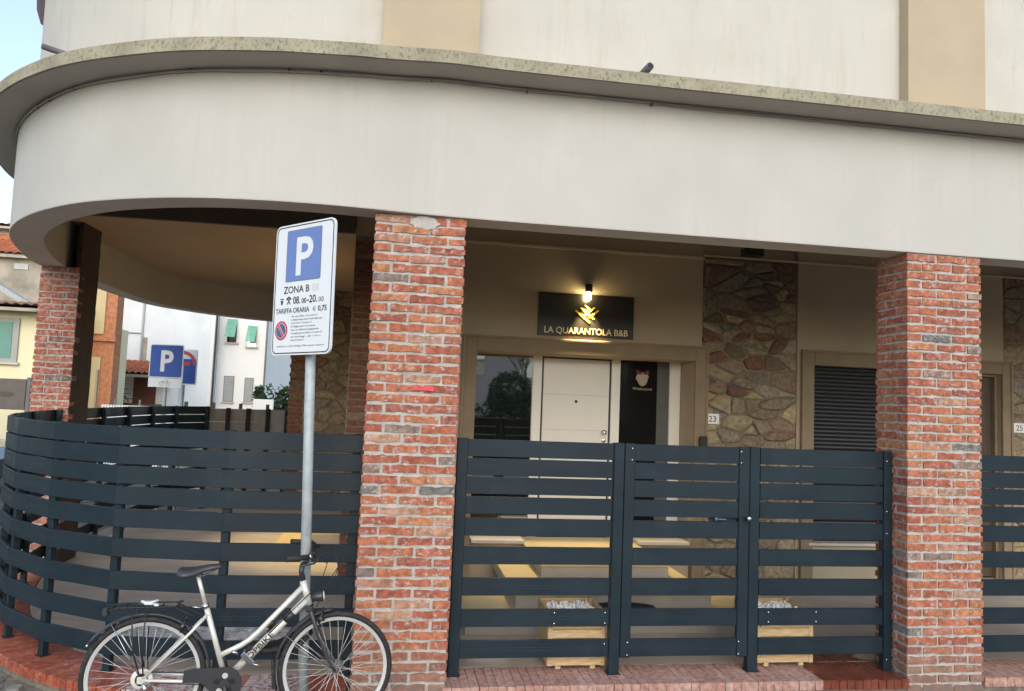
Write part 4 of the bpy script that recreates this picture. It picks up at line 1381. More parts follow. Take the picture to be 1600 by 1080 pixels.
t.prism([(x - 0.014, -0.0004, z + 0.006), (x + 0.014, -0.0004, z + 0.006), (x + 0.006, -0.0004, z - 0.022), (x - 0.006, -0.0004, z - 0.022)], (0, -0.0008, 0))
onplate(t, 'meter_icon', MAT['ink'])
x, z = uv(0.165, 0.812)
def disc(r, y, cx=x, cz=z, n=36): return [(cx + r * math.cos(2 * math.pi * k / n), y, cz + r * math.sin(2 * math.pi * k / n)) for k in range(n)]
t = MB(); t.prism(disc(0.064, -0.0004), (0, -0.0006, 0)); onplate(t, 'red_disc', MAT['red'])
t = MB(); t.prism(disc(0.050, -0.0014), (0, -0.0005, 0)); onplate(t, 'white_disc', MAT['signwhite'])
t = MB(); t.prism(disc(0.047, -0.0022), (0, -0.0005, 0)); onplate(t, 'blue_disc', MAT['navy'])
for wd, yy, mm, nm in ((0.018, -0.003, 'signwhite', 'slash_border'), (0.012, -0.0038, 'red', 'red_slash')):
    t = MB(); d = Vector((0.62, 0, -0.78)); n = Vector((0.78, 0, 0.62)) * wd / 2; c0 = Vector((x, yy, z))
    t.prism([tuple(c0 - d * 0.049 + n), tuple(c0 + d * 0.049 + n), tuple(c0 + d * 0.049 - n), tuple(c0 - d * 0.049 - n)], (0, -0.0005, 0)); onplate(t, nm, MAT[mm])
lines = ["Nei casi dell'art. 157 comma 6", "è vietato sostare oltre il limite della sosta", "di cui l'art. 7 comma 15", "E' obbligo esporre la ricevuta",
         "fra le ore effettuare il pagamento.", "con applicazione dell'art. 7 comma 15", "per parcheggi ... per 1 ora, e", "oltre la chiusura"]
lw = [0.25, 0.30, 0.20, 0.235, 0.275, 0.305, 0.29, 0.13]
for i, (s, w_) in enumerate(zip(lines, lw)):
    x, z = uv(0.335, 0.715 + i * 0.0255); text(s, 0.0115, MAT['greyink'], plate, (x, -0.0012, z), align='LEFT', width=w_, bold=0.004, ext=0.0004, name='small_print')
x, z = uv(0.5, 0.937); text("Delibera G.C. n. 378 del 28 Maggio 1998 e successive integrazioni", 0.010, MAT['greyink'], plate, (x, -0.0012, z), width=0.46, bold=0.003, ext=0.0004, name='small_print')
t = MB()
for z in (2.30, 2.88):
    t.tube([(topp.x - base.x - 0.0, 0.0, z - base.z + 0.0), (topp.x - base.x - 0.0, 0.0, z - base.z + 0.035)], 0.038, 16)
t.build('clamps', MAT['steel'], ps)

# ---------------------------------------------------------------- bicycle
HR = Vector((-1.186, -0.407)); dirb = Vector((0.99599618, 0.08939585))
byaw = math.atan2(dirb.y, dirb.x)
G0 = -0.108
bk = thing('bicycle', 'silver step through bicycle with black mudguards against the sign pole', 'bicycle', (HR.x, HR.y, G0), (0, 0, byaw))
def P(s, z, n=0.0): return Vector((s, n, z - G0))        # n>0 away from the camera
RW = 0.350
def wheel(s, z, name='wheel', n_spoke=36, yaw=0.0):
    e = MB()
    c = P(s, z)
    n = 56
    e.tube([c + Vector((math.cos(2 * math.pi * k / n) * (RW - 0.018), 0, math.sin(2 * math.pi * k / n) * (RW - 0.018))) for k in range(n)], 0.018, 8, closed=True)
    w = e.build('wheel', MAT['rubber'], bk)
    e = MB()
    ro, ri = RW - 0.033, RW - 0.054
    loops = []
    for k in range(n + 1):
        a = 2 * math.pi * k / n
        cs, sn = math.cos(a), math.sin(a)
        loops.append([c + Vector((cs * ro, -0.012, sn * ro)), c + Vector((cs * ri, -0.008, sn * ri)), c + Vector((cs * ri, 0.008, sn * ri)), c + Vector((cs * ro, 0.012, sn * ro))])
    e.strip(loops)
    e.build('rim', MAT['alu'], w)
    e = MB()
    for k in range(n_spoke):
        a = 2 * math.pi * k / n_spoke
        side = -1 if k % 2 else 1
        hub_a = a + (1.15 if (k // 2) % 2 else -1.15)
        e.tube([c + Vector((math.cos(hub_a) * 0.019, side * 0.03, math.sin(hub_a) * 0.019)), c + Vector((math.cos(a) * ri, side * 0.003, math.sin(a) * ri))], 0.0013, 4)
    e.build('spokes', MAT['alu'], w, kind='stuff')
    e = MB()
    e.lathe([(0.008, -0.055), (0.010, -0.052), (0.010, -0.04), (0.022, -0.035), (0.022, -0.028), (0.013, -0.024), (0.013, 0.024), (0.022, 0.028), (0.022, 0.035), (0.010, 0.04), (0.010, 0.052), (0.008, 0.055)], c, (0, 1, 0), 14)
    e.build('hub', MAT['chrome'], w)
    return w
wr = wheel(0.0, 0.247)
wf = wheel(1.107, 0.247)
wrr = wheel  # noqa
fr = MB()
BB = P(0.458, 0.215)
fr.tube([BB, P(0.318, 0.66)], 0.0165, 12)                                            # seat tube
fr.tube([P(0.879, 0.79), P(0.926, 0.642)], 0.021, 12)                                # head tube
fr.tube([BB + Vector((0.01, 0, 0)), P(0.905, 0.672)], 0.0235, 14)                     # down tube
fr.tube([P(0.889, 0.760), P(0.64, 0.492), P(0.585, 0.440), P(0.54, 0.410), P(0.49, 0.386), P(0.418, 0.352)], 0.0165, 12)
for n in (-1, 1):
    fr.tube([P(0.335, 0.600, n * 0.012), P(0.25, 0.505, n * 0.045), P(0.0, 0.247, n * 0.062)], [0.0095, 0.009, 0.008], 10)
    fr.tube([BB + Vector((-0.01, n * 0.03, 0)), P(0.25, 0.225, n * 0.05), P(0.0, 0.247, n * 0.062)], [0.011, 0.010, 0.009], 10)
fr.lathe([(0.022, -0.036), (0.022, 0.036)], BB, (0, 1, 0), 16)
for n in (-1, 1):
    fr.box(-0.022, 0.03, n * 0.062 - 0.004, n * 0.062 + 0.004, 0.335, 0.375, bev=0.002)
fr = fr.build('frame', MAT['frame'], bk)
# lettering along the down tube
dt0, dt1 = BB + Vector((0.01, 0, 0)), P(0.905, 0.672)
dd = (dt1 - dt0).normalized()
a_dt = math.atan2(dd.z, dd.x)
nn = Vector((-math.sin(a_dt), 0, math.cos(a_dt)))
o = text('TOPBIKE', 0.031, MAT['ink'], fr, tuple(dt0 + dd * 0.13 - nn * 0.012 + Vector((0, -0.0238, 0))), rot=(math.pi / 2, -a_dt, 0), align='LEFT', width=0.235, bold=0.016, ext=0.0015)
o.matrix_local = Matrix.Translation(dt0 + dd * 0.13 - nn * 0.012 + Vector((0, -0.0242, 0))) @ Matrix(((dd.x, nn.x, 0, 0), (0, 0, -1, 0), (dd.z, nn.z, 0, 0), (0, 0, 0, 1)))
e = MB(); e.tube([P(0.318, 0.655), P(0.262, 0.835)], 0.0125, 12); e.build('seat_post', MAT['frame'], bk)
e = MB(); e.tube([P(0.322, 0.635), P(0.314, 0.662)], 0.021, 12); e.tube([P(0.305, 0.652, -0.02), P(0.285, 0.648, -0.035), P(0.25, 0.655, -0.04)], 0.004, 6); e.build('seat_clamp', MAT['chrome'], bk)
# saddle: lofted
sad = MB()
secs = [(0.150, 0.868, 0.050, 0.030), (0.165, 0.880, 0.078, 0.052), (0.20, 0.878, 0.082, 0.056), (0.245, 0.880, 0.066, 0.050), (0.29, 0.889, 0.040, 0.040), (0.34, 0.897, 0.027, 0.032), (0.385, 0.899, 0.022, 0.026), (0.400, 0.893, 0.010, 0.012)]
loops = []
for s, z, hw, th in secs:
    L = []
    for k in range(14):
        a = 2 * math.pi * k / 14
        cz = math.sin(a)
        L.append(P(s, z - th * 0.5 + (th * 0.5) * (cz if cz > 0 else cz * (1.1)) - 0.010 * abs(math.cos(a)) ** 3, math.copysign(abs(math.cos(a)) ** 0.8, math.cos(a)) * hw))
    loops.append(L)
sad.strip(loops)
for f in sad.bm.faces: f.smooth = True
sad = sad.build('saddle', MAT['plastic'], bk)
e = MB()
for n in (-1, 1):
    e.tube([P(0.18, 0.845, n * 0.02), P(0.23, 0.826, n * 0.02), P(0.30, 0.832, n * 0.02), P(0.37, 0.868, n * 0.012)], 0.0036, 6)
e.box(0.235, 0.285, -0.026, 0.026, 0.832 - G0, 0.846 - G0, bev=0.003)
e.build('saddle_rails', MAT['pipe'], sad)
# fork, stem, bars
fk = MB()
for n in (-1, 1):
    fk.tube([P(0.930, 0.632, n * 0.022), P(0.942, 0.600, n * 0.045), P(0.99, 0.47, n * 0.050), P(1.04, 0.352, n * 0.052), P(1.085, 0.275, n * 0.054), P(1.107, 0.247, n * 0.055)], [0.014, 0.0135, 0.0125, 0.0105, 0.009, 0.008], 10)
fk.box(0.905, 0.952, -0.056, 0.056, 0.608 - G0, 0.640 - G0, bev=0.008)
fk = fk.build('fork', MAT['plastic'], bk)
stem = MB()
stem.tube([P(0.881, 0.785), P(0.866, 0.845), P(0.870, 0.885)], [0.018, 0.016, 0.015], 12)
stem.tube([P(0.870, 0.880), P(0.905, 0.925), P(0.925, 0.955)], [0.016, 0.015, 0.015], 12)
stem = stem.build('handlebar_stem', MAT['plastic'], bk)
hb = MB()
pts = []
for n in (-1, 1):
    hb.tube([P(0.925, 0.955, 0), P(0.930, 0.962, n * 0.06), P(0.945, 0.975, n * 0.13), P(0.935, 0.980, n * 0.19), P(0.90, 0.980, n * 0.235), P(0.80, 0.978, n * 0.275)], 0.0105, 10)
hb = hb.build('handlebar', MAT['black'], bk)
for n in (-1, 1):
    e = MB(); e.tube([P(0.905, 0.980, n * 0.232), P(0.855, 0.979, n * 0.254), P(0.785, 0.977, n * 0.282)], [0.0155, 0.0165, 0.016], 10); e.build('grip', MAT['rubber'], hb)
    e = MB(); e.tube([P(0.918, 0.980, n * 0.222), P(0.905, 0.981, n * 0.232)], 0.019, 12); e.build('shifter_ring', MAT['chrome'], hb)
    e = MB(); e.tube([P(0.945, 0.972, n * 0.175), P(0.965, 0.955, n * 0.20), P(0.94, 0.945, n * 0.245), P(0.86, 0.938, n * 0.285)], [0.008, 0.007, 0.006, 0.005], 7); e.build('brake_lever', MAT['plastic'], hb)
e = MB()
e.tube([P(0.95, 0.97, -0.18), P(1.04, 0.99, -0.13), P(1.10, 0.93, -0.06), P(1.07, 0.80, -0.02), P(1.0, 0.70, 0.0), P(0.97, 0.62, 0.02)], 0.0028, 5)
e.tube([P(0.95, 0.97, 0.18), P(1.06, 0.97, 0.12), P(1.09, 0.86, 0.05), P(1.02, 0.74, 0.03), P(0.93, 0.69, 0.03), P(0.80, 0.60, 0.028), P(0.56, 0.35, 0.03)], 0.0028, 5)
e.tube([P(0.95, 0.96, -0.2), P(1.02, 0.92, -0.12), P(1.0, 0.83, -0.05), P(0.93, 0.72, -0.028), P(0.83, 0.62, -0.027), P(0.70, 0.48, -0.027)], 0.0028, 5)
e.build('brake_cable', MAT['rubber'], bk)
# headlamp
e = MB(); e.lathe([(0.0, -0.05), (0.018, -0.045), (0.028, -0.02), (0.033, 0.015), (0.031, 0.022), (0.0, 0.026)], P(0.985, 0.69), (1, 0, 0.12), 16); e.tube([P(0.94, 0.655), P(0.965, 0.68)], 0.007, 6); hl = e.build('headlamp', MAT['plastic'], bk)
e = MB(); e.lathe([(0.030, 0.0), (0.028, 0.006), (0.0, 0.009)], P(1.0085, 0.6935), (1, 0, 0.12), 16); e.build('lens', MAT['headlamp'], hl)
# mudguards
def mudguard(cs, cz, r, a0, a1, wdt=0.026, flap=None):
    e = MB()
    loops = []
    k = 26
    for i in range(k + 1):
        a = rad(a0 + (a1 - a0) * i / k)
        L = []
        for q, dr in ((-1, -0.012), (-0.7, -0.002), (0, 0.003), (0.7, -0.002), (1, -0.012), (0.7, -0.006), (0, -0.001), (-0.7, -0.006)):
            L.append(P(cs + math.cos(a) * (r + dr), cz + math.sin(a) * (r + dr), q * wdt))
        loops.append(L)
    e.strip(loops)
    for f in e.bm.faces: f.smooth = True
    return e.build('mudguard', MAT['plastic'], bk)
mg = mudguard(0.0, 0.247, 0.373, -8, 147)
mudguard(1.107, 0.247, 0.373, 96, 200, 0.028)
e = MB(); e.tube([P(-0.314, 0.440, -0.027), P(-0.30, 0.452, 0), P(-0.314, 0.440, 0.027)], 0.006, 6); e.build('mudguard_tip', MAT['chrome'], mg)
e = MB()
for n in (-1, 1):
    e.tube([P(0.0, 0.247, n * 0.06), P(-0.19, 0.565, n * 0.028)], 0.0024, 5)
e.build('mudguard_stay', MAT['chrome'], bk)
e = MB()
for n in (-1, 1):
    e.tube([P(1.107, 0.247, n * 0.058), P(0.80, 0.46, n * 0.028)], 0.0024, 5)
    e.tube([P(1.085, 0.285, n * 0.05), P(1.0, 0.46, n * 0.058), P(0.945, 0.60, n * 0.05)], 0.0035, 5)
e.build('mudguard_stay', MAT['chrome'], bk)
# front wheel rear flap
e = MB(); e.box(-0.012, 0.008, -0.030, 0.030, -0.09, 0.09, bev=0.004, mat4=Matrix.Translation(P(0.738, 0.235)) @ Euler((0, rad(-6), 0)).to_matrix().to_4x4()); e.build('mud_flap', MAT['rubber'], bk)
# rear carrier
rk = MB()
for n in (-0.055, 0.055):
    rk.tube([P(-0.20, 0.628, n), P(-0.195, 0.650, n), P(-0.16, 0.662, n), P(0.0, 0.662, n), P(0.15, 0.662, n), P(0.185, 0.668, n * 0.8)], 0.0048, 7)
    for s in (-0.05, 0.03):
        rk.tube([P(s - 0.03, 0.66, n), P(s - 0.025 + (0.02 if s < 0 else -0.01), 0.42, n * 1.25), P(0.0 + (0.01 if s > 0 else -0.01), 0.275, n * 1.2)], 0.0042, 6)
    rk.tube([P(0.15, 0.660, n), P(0.26, 0.60, n * .8), P(0.315, 0.585, n * 0.3)], 0.0035, 6)
for s in (-0.195, -0.12, -0.02, 0.08, 0.16):
    rk.tube([P(s, 0.660 if s > -.19 else 0.650, -0.055), P(s, 0.660 if s > -.19 else 0.650, 0.055)], 0.004, 6)
rk.tube([P(0.165, 0.662, 0.02), P(0.18, 0.685, 0.0), P(0.165, 0.662, -0.02)], 0.004, 6)
rk = rk.build('carrier', MAT['black'], bk)
e = MB()
for (s, z, n, w_, h_, a_) in ((0.0, 0.674, 0, 0.05, 0.018, 6), (0.03, 0.682, 0.0, 0.035, 0.012, -14), (-0.025, 0.676, 0.01, 0.03, 0.016, 18), (0.045, 0.668, -0.02, 0.03, 0.012, 8)):
    e.box(-w_ / 2, w_ / 2, -0.022, 0.022, -h_ / 2, h_ / 2, bev=0.005, mat4=Matrix.Translation(P(s, z, n)) @ Euler((0, rad(a_), rad(a_ * 2))).to_matrix().to_4x4())
e.build('spring_clip', MAT['signwhite'], rk)
e = MB(); e.box(-0.245, -0.215, -0.028, 0.028, 0.605 - G0, 0.652 - G0, bev=0.005); e.build('rear_reflector', MAT['plastic'], rk)
# drivetrain: chain guard, chainring, crank, pedal, sprocket, derailleur
e = MB()
gp = []
for a in range(-110, 111, 10):
    gp.append(P(0.462 + 0.098 * math.cos(rad(a)), 0.205 + 0.098 * math.sin(rad(a)), -0.062))
gp += [P(0.40, 0.300, -0.062), P(0.30, 0.300, -0.062), P(0.232, 0.290, -0.062), P(0.226, 0.222, -0.062), P(0.33, 0.216, -0.062), P(0.385, 0.16, -0.062)]
e.prism(gp, (0, 0.008, 0))
cg = e.build('chain_guard', MAT['plastic'], bk)
for k in range(5):
    e = MB()
    a = 2 * math.pi * k / 5 + 0.3
    cx_, cz_ = 0.462 + 0.048 * math.cos(a), 0.205 + 0.048 * math.sin(a)
    e.prism([P(cx_ + 0.017 * math.cos(b), cz_ + 0.017 * math.sin(b), -0.0625) for b in [2 * math.pi * j / 10 for j in range(10)]], (0, -0.0015, 0))
    e.build('guard_hole', MAT['alu'] if k % 2 else MAT['black'], cg)
e = MB(); e.lathe([(0.03, -0.075), (0.032, -0.062), (0.02, -0.055), (0.02, 0.07), (0.03, 0.075)], P(0.462, 0.205), (0, 1, 0), 16)
e.tube([P(0.462, 0.205, -0.078), P(0.50, 0.045, -0.085)], [0.013, 0.010], 8)
e.tube([P(0.462, 0.205, 0.078), P(0.424, 0.365, 0.085)], [0.013, 0.010], 8)
ck = e.build('crank', MAT['plastic'], bk)
for s, z, n in ((0.50, 0.045, -1), (0.424, 0.365, 1)):
    e = MB(); e.box(s - 0.045, s + 0.045, n * 0.14 - 0.045, n * 0.14 + 0.045, z - G0 - 0.012, z - G0 + 0.012, bev=0.004); e.build('pedal', MAT['rubber'], bk)
e = MB()
e.lathe([(0.034, -0.050), (0.058, -0.046), (0.062, -0.042), (0.05, -0.038), (0.045, -0.030), (0.0, -0.028)], P(0, 0.247), (0, 1, 0), 22)
e.build('sprocket_guard', M('pale_plastic', (0.62, 0.60, 0.55), 0.4, var=0.05), wr)
e = MB()
e.lathe([(0.034, -0.058), (0.036, -0.051), (0.0, -0.050)], P(0, 0.247), (0, 1, 0), 18)
e.build('sprocket', MAT['black'], wr)
e = MB()
e.tube([P(0.012, 0.235, -0.07), P(0.03, 0.205, -0.078), P(0.015, 0.165, -0.078), P(0.035, 0.115, -0.078)], [0.012, 0.015, 0.012, 0.010], 8)
for s, z in ((0.022, 0.175), (0.038, 0.112)):
    e.lathe([(0.022, -0.006), (0.022, 0.006)], P(s, z, -0.070), (0, 1, 0), 12)
e.build('derailleur', MAT['chrome'], bk)
e = MB()
e.tube([P(0.01, 0.290, -0.045), P(0.24, 0.275, -0.045), P(0.44, 0.282, -0.045)], 0.004, 5)
e.tube([P(0.03, 0.100, -0.055), P(0.24, 0.115, -0.050), P(0.44, 0.128, -0.045)], 0.004, 5)
e.tube([P(0.0, 0.20, -0.07), P(0.06, 0.235, -0.075), P(0.16, 0.222, -0.062), P(0.38, 0.200, -0.05)], 0.003, 5)
e.build('chain', MAT['black'], bk)
# brakes
e = MB()
for s, z in ((0.205, 0.548), (1.0, 0.575)):
    for n in (-1, 1):
        e.tube([P(s - 0.01, z - 0.04, n * 0.045), P(s, z, n * 0.042), P(s + 0.012, z + 0.035, n * 0.03)], 0.0075, 7)
        e.box(s - 0.03, s + 0.025, n * 0.02 - 0.005, n * 0.02 + 0.005, z - G0 - 0.03, z - G0 - 0.018)
e.build('brake', MAT['black'], bk)
for s_, z_ in ((0.205, 0.55), (1.0, 0.57)):
    e = MB()
    e.lathe([(0.008, -0.008), (0.010, 0.0), (0.006, 0.006)], P(s_, z_, -0.055), (0, 1, 0), 10)
    e.build('brake_bolt', MAT['chrome'], bk)
# silver lock bracket that clamps the down tube, and a bottle-cage stub
e = MB()
br = dt0 + dd * 0.165
e.box(-0.016, 0.016, -0.034, 0.030, -0.046, 0.046, bev=0.004, mat4=Matrix.Translation(br) @ Matrix(((dd.x, 0, nn.x, 0), (0, 1, 0, 0), (dd.z, 0, nn.z, 0), (0, 0, 0, 1))))
e.tube([br + nn * 0.05 - Vector((0.02, 0.03, 0)), br + nn * 0.07 - Vector((0.045, 0.03, 0.0))], 0.008, 7)
e.tube([br - nn * 0.045 + Vector((0.0, -0.03, 0)), br - nn * 0.06 + Vector((0.03, -0.032, 0.0))], 0.006, 7)
e.build('lock_bracket', MAT['chrome'], bk)
e = MB(); e.tube([dt0 + dd * 0.46 - Vector((0, 0.0, 0)), dt0 + dd * 0.53], 0.0245, 14); e.build('decal_band', MAT['plastic'], fr)
e = MB()
c0 = dt0 + dd * 0.40 + nn * 0.03
e.tube([c0 - dd * 0.05 + Vector((0, -0.018, 0)), c0 + dd * 0.07 + Vector((0, -0.018, 0))], 0.007, 7)
e.tube([c0 - dd * 0.03 + nn * 0.012 + Vector((0, -0.018, 0)), c0 + dd * 0.02 + nn * 0.02 + Vector((0, -0.02, 0))], 0.010, 7)
e.build('pump_clip', MAT['black'], fr)
# cable lock round the pole
lk = MB()
bl = Matrix.Translation((HR.x, HR.y, G0)) @ Euler((0, 0, byaw)).to_matrix().to_4x4()
lk.tube([bl @ P(0.585, 0.395, -0.01), bl @ P(0.62, 0.365, 0.02), bl @ P(0.70, 0.352, 0.05), bl @ P(0.80, 0.366, 0.055), bl @ P(0.88, 0.392, 0.02), bl @ P(0.945, 0.440, 0.10), bl @ P(0.93, 0.445, 0.20), bl @ P(0.84, 0.400, 0.215), bl @ P(0.74, 0.372, 0.14), bl @ P(0.66, 0.375, 0.06), bl @ P(0.60, 0.39, 0.02)], [0.017, 0.018, 0.019, 0.019, 0.018, 0.016, 0.014, 0.014, 0.015, 0.016, 0.016], 10)
lk = lk.build('bicycle_lock', MAT['rubber'])
tag(lk, 'thick black cable lock looped from the bicycle round the sign pole', 'bicycle lock')

# ================================================================= BEYOND, at the left
# two small street signs on posts beyond the porch
s1 = thing('parking_sign', 'square blue P sign over a bicycle plate, seen through the porch', 'street sign', (-3.44, 7.38, -0.12), (0, 0, rad(-8)))
t = MB(); t.tube([(0, 0.035, 0), (0, 0.035, 2.70)], 0.03, 10); t.build('pole', MAT['steel'], s1)
t = MB(); t.prism(rrect(0.53, 0.53, 0.03, cz=2.50), (0, 0.012, 0)); t.build('sign_plate', MAT['signwhite'], s1)
t = MB(); t.prism([(x, -0.0004, z) for x, _, z in rrect(0.505, 0.505, 0.025, cz=2.50)], (0, -0.002, 0)); t.build('blue_panel', MAT['deepblue'], s1)
text('P', 0.32, MAT['signwhite'], s1, (0.0, -0.003, 2.345), bold=0.03, width=0.20)
t = MB(); t.prism(rrect(0.53, 0.145, 0.008, cz=2.155), (0, 0.010, 0)); bp_ = t.build('bicycle_plate', MAT['signwhite'], s1)
t = MB()
for dx in (-0.05, 0.05):
    n = 16
    t.tube([(dx + 0.033 * math.cos(2 * math.pi * k / n), -0.002, 2.142 + 0.033 * math.sin(2 * math.pi * k / n)) for k in range(n)], 0.0035, 4, closed=True)
t.tube([(-0.05, -0.002, 2.142), (-0.02, -0.002, 2.185), (0.035, -0.002, 2.185), (0.05, -0.002, 2.142)], 0.0035, 4)
t.tube([(0.035, -0.002, 2.185), (0.028, -0.002, 2.205)], 0.0035, 4)
t.build('bicycle_icon', MAT['greyink'], bp_)
s2 = thing('dead_end_sign', 'blue dead end sign with a red bar, half behind the P sign', 'street sign', (-3.43, 8.25, -0.12), (0, 0, rad(-20)))
t = MB(); t.tube([(0.02, 0.035, 0), (0.02, 0.035, 2.72)], 0.03, 10); t.build('pole', MAT['steel'], s2)
t = MB(); t.prism(rrect(0.56, 0.60, 0.03, cz=2.44), (0, 0.012, 0)); t.build('sign_plate', MAT['signwhite'], s2)
t = MB(); t.prism([(x, -0.0004, z) for x, _, z in rrect(0.52, 0.42, 0.02, cz=2.37)], (0, -0.002, 0)); t.build('blue_panel', MAT['deepblue'], s2)
t = MB()
arc = [(0.27 * math.cos(rad(a)), -0.0005, 2.47 + 0.25 * math.sin(rad(a))) for a in range(0, 181, 12)] + [(0.21 * math.cos(rad(a)), -0.0005, 2.47 + 0.19 * math.sin(rad(a))) for a in range(180, -1, -12)]
t.prism(arc, (0, -0.003, 0)); t.build('red_arch', MAT['red'], s2)
t = MB(); t.box(-0.03, 0.03, -0.004, -0.0026, 2.18, 2.47); t.build('white_stem', MAT['signwhite'], s2)
t = MB(); t.box(-0.10, 0.16, -0.0056, -0.0042, 2.47, 2.53); t.build('red_bar', MAT['red'], s2)

# far bays of the rear fence, their daylight put into the grey of the boards
gf = thing('grey_fence', 'rear fence bays with daylight painted as grey boards, black posts, far end of the porch', 'fence')
V3 = [(-2.90, 7.93), (-2.62, 8.18), (-2.33, 8.40), (-2.03, 8.58), (-1.72, 8.70)]
for a, b in zip(V3[:-1], V3[1:]):
    L3 = math.hypot(b[0] - a[0], b[1] - a[1])
    an = math.atan2(b[1] - a[1], b[0] - a[0])
    for z0, h in ((0.12, 0.29), (0.42, 0.29), (0.72, 0.29), (1.02, 0.185), (1.215, 0.20), (1.425, 0.215)):
        t_ = MB(); t_.box(0.0, L3 - 0.002, 0.0, 0.025, z0, z0 + h, bev=0.004); o_ = t_.build('board', MAT['greyfence'], gf)
        o_.location = (a[0], a[1], 0); o_.rotation_euler = (0, 0, an)
for p in V3:
    t_ = MB(); t_.box(-0.035, 0.035, -0.05, -0.001, 0.0, 1.655, bev=0.003); o_ = t_.build('post', MAT['black'], gf)
    o_.location = (p[0], p[1], 0); o_.rotation_euler = (0, 0, rad(30))
g2 = thing('grey_fence', 'low grey board fence further off, its flat top rail above the nearer fences', 'fence', (0, 10.4, -0.12))
for k in range(6):
    t_ = MB(); t_.box(-3.95, -1.75, 0.0, 0.03, 0.05 + k * 0.265, 0.05 + k * 0.265 + 0.25, bev=0.004); t_.build('board', MAT['greyfence'], g2)
for i in range(5):
    t_ = MB(); t_.box(-3.93 + i * 0.52, -3.87 + i * 0.52, 0.031, 0.09, 0.0, 1.82); t_.build('post', MAT['black'], g2)
t_ = MB(); t_.box(-3.97, -1.72, -0.03, 0.11, 1.66, 1.70); t_.build('top_rail', MAT['greyfence'], g2)

# taupe panel on a post
tp = thing('roadside_panel', 'dark taupe roadside panel with an oval mark, left of the far pillar', 'panel', (-7.9, 12.0, -0.12))
t = MB(); t.box(-1.6, 0.36, 0, 0.06, 1.49, 2.14, bev=0.01); t.build('board', MAT['taupe'], tp)
t = MB(); t.prism([(0.16 * math.cos(2 * math.pi * k / 16) - 0.02, -0.001, 1.81 + 0.055 * math.sin(2 * math.pi * k / 16)) for k in range(16)], (0, -0.004, 0)); t.build('oval_mark', MAT['darkbeam'], tp)
t = MB(); t.box(0.365, 0.45, 0.0, 0.09, 0, 2.18, bev=0.01); t.build('post', MAT['pipe'], tp)

# yellow house -------------------------------------------------------
yh = thing('yellow_house', 'pale yellow house with green roller shutter behind the far pillar', 'house', (0, 15.0, -0.12))
def wallbox(parent, name, mat, x0, x1, y0, y1, z0, z1):
    t_ = MB(); t_.box(x0, x1, y0, y1, z0, z1); return t_.build(name, mat, parent)
wallbox(yh, 'wall', MAT['yellowwall'], -16.0, -8.62, 0, 6.0, 0, 3.90)
def tiled(parent, x0, x1, y0, y1, z0, z1, pitch, mat, name='roof'):
    """pantile roof slope rising from (y0,z0) to (y1,z1): corrugated sheet with stepped rows"""
    t_ = MB()
    nx = int((x1 - x0) / (pitch / 4))
    rows = 9
    th = 0.07
    grid = []
    for r in range(rows):
        for e_ in (0, 1):
            f = (r + e_) / rows
            line = []
            for i in range(nx + 1):
                x_ = x0 + (x1 - x0) * i / nx
                w_ = abs(math.sin(math.pi * (x_ - x0) / pitch)) * 0.06
                line.append(t_.bm.verts.new((x_, y0 + (y1 - y0) * f, z0 + (z1 - z0) * f + w_ + (0.035 if e_ == 0 else 0.0))))
            grid.append(line)
    for a_, b_ in zip(grid[:-1], grid[1:]):
        for i in range(nx):
            t_.bm.faces.new((a_[i], a_[i + 1], b_[i + 1], b_[i]))
    me = t_
    o_ = me.build(name, mat, parent)
    s_ = MB()
    s_.prism([(x0, y0, z0 - 0.02), (x0, y1, z1 - 0.02), (x0, y1, z1 - 0.12), (x0, y0, z0 - 0.10)], (x1 - x0, 0, 0))
    s_.build('roof_deck', MAT['oldwall'], parent)
    return o_
tiled(yh, -16.4, -8.35, -0.55, 4.5, 3.90, 4.45, 0.22, MAT['rooftile'])
w1 = wallbox(yh, 'window', MAT['greywin'], -10.75, -9.14, -0.06, 0.02, 2.56, 3.66)
t = MB()
for i in range(20):
    t.box(-10.60, -9.28, -0.075, -0.0605, 2.66 + i * 0.045, 2.66 + i * 0.045 + 0.04)
t.build('shutter', MAT['greenshut'], w1)
wallbox(yh, 'window_sill', MAT['marble'], -10.8, -9.08, -0.10, 0.0, 2.50, 2.555)
wallbox(yh, 'downpipe', MAT['brightwhite'], -8.71, -8.63, -0.09, -0.005, 0.0, 3.85)

# tall old house behind it
oh = thing('old_house', 'tall old house with stained wall and red tiled roof at far left', 'house', (0, 22.0, -0.12))
wallbox(oh, 'wall', MAT['oldwall'], -20, -11.4, 0, 8, 0, 6.30)
tiled(oh, -20.4, -11.2, -0.25, 1.2, 6.32, 7.02, 0.25, MAT['redroof'])
wallbox(oh, 'brick_band', MAT['orangebrick'], -20, -11.6, 1.25, 1.4, 7.03, 7.26)
wallbox(oh, 'upper_storey', MAT['bluewhite'], -20, -11.6, 1.41, 8, 7.0, 7.55)
tiled(oh, -20.3, -11.4, 0.9, 4.0, 7.50, 7.95, 0.25, MAT['rooftile'])
wallbox(oh, 'window', MAT['signgrey'], -12.72, -12.28, -0.03, 0.01, 5.86, 6.06)
fl_ = MB(); fl_.prism([(-13.4, -2.3, 5.86), (-10.2, -2.3, 3.98), (-10.2, -2.3, 3.82), (-13.4, -2.3, 5.66)], (0, 0.4, 0)); fl_.build('gutter', MAT['steel'], oh)

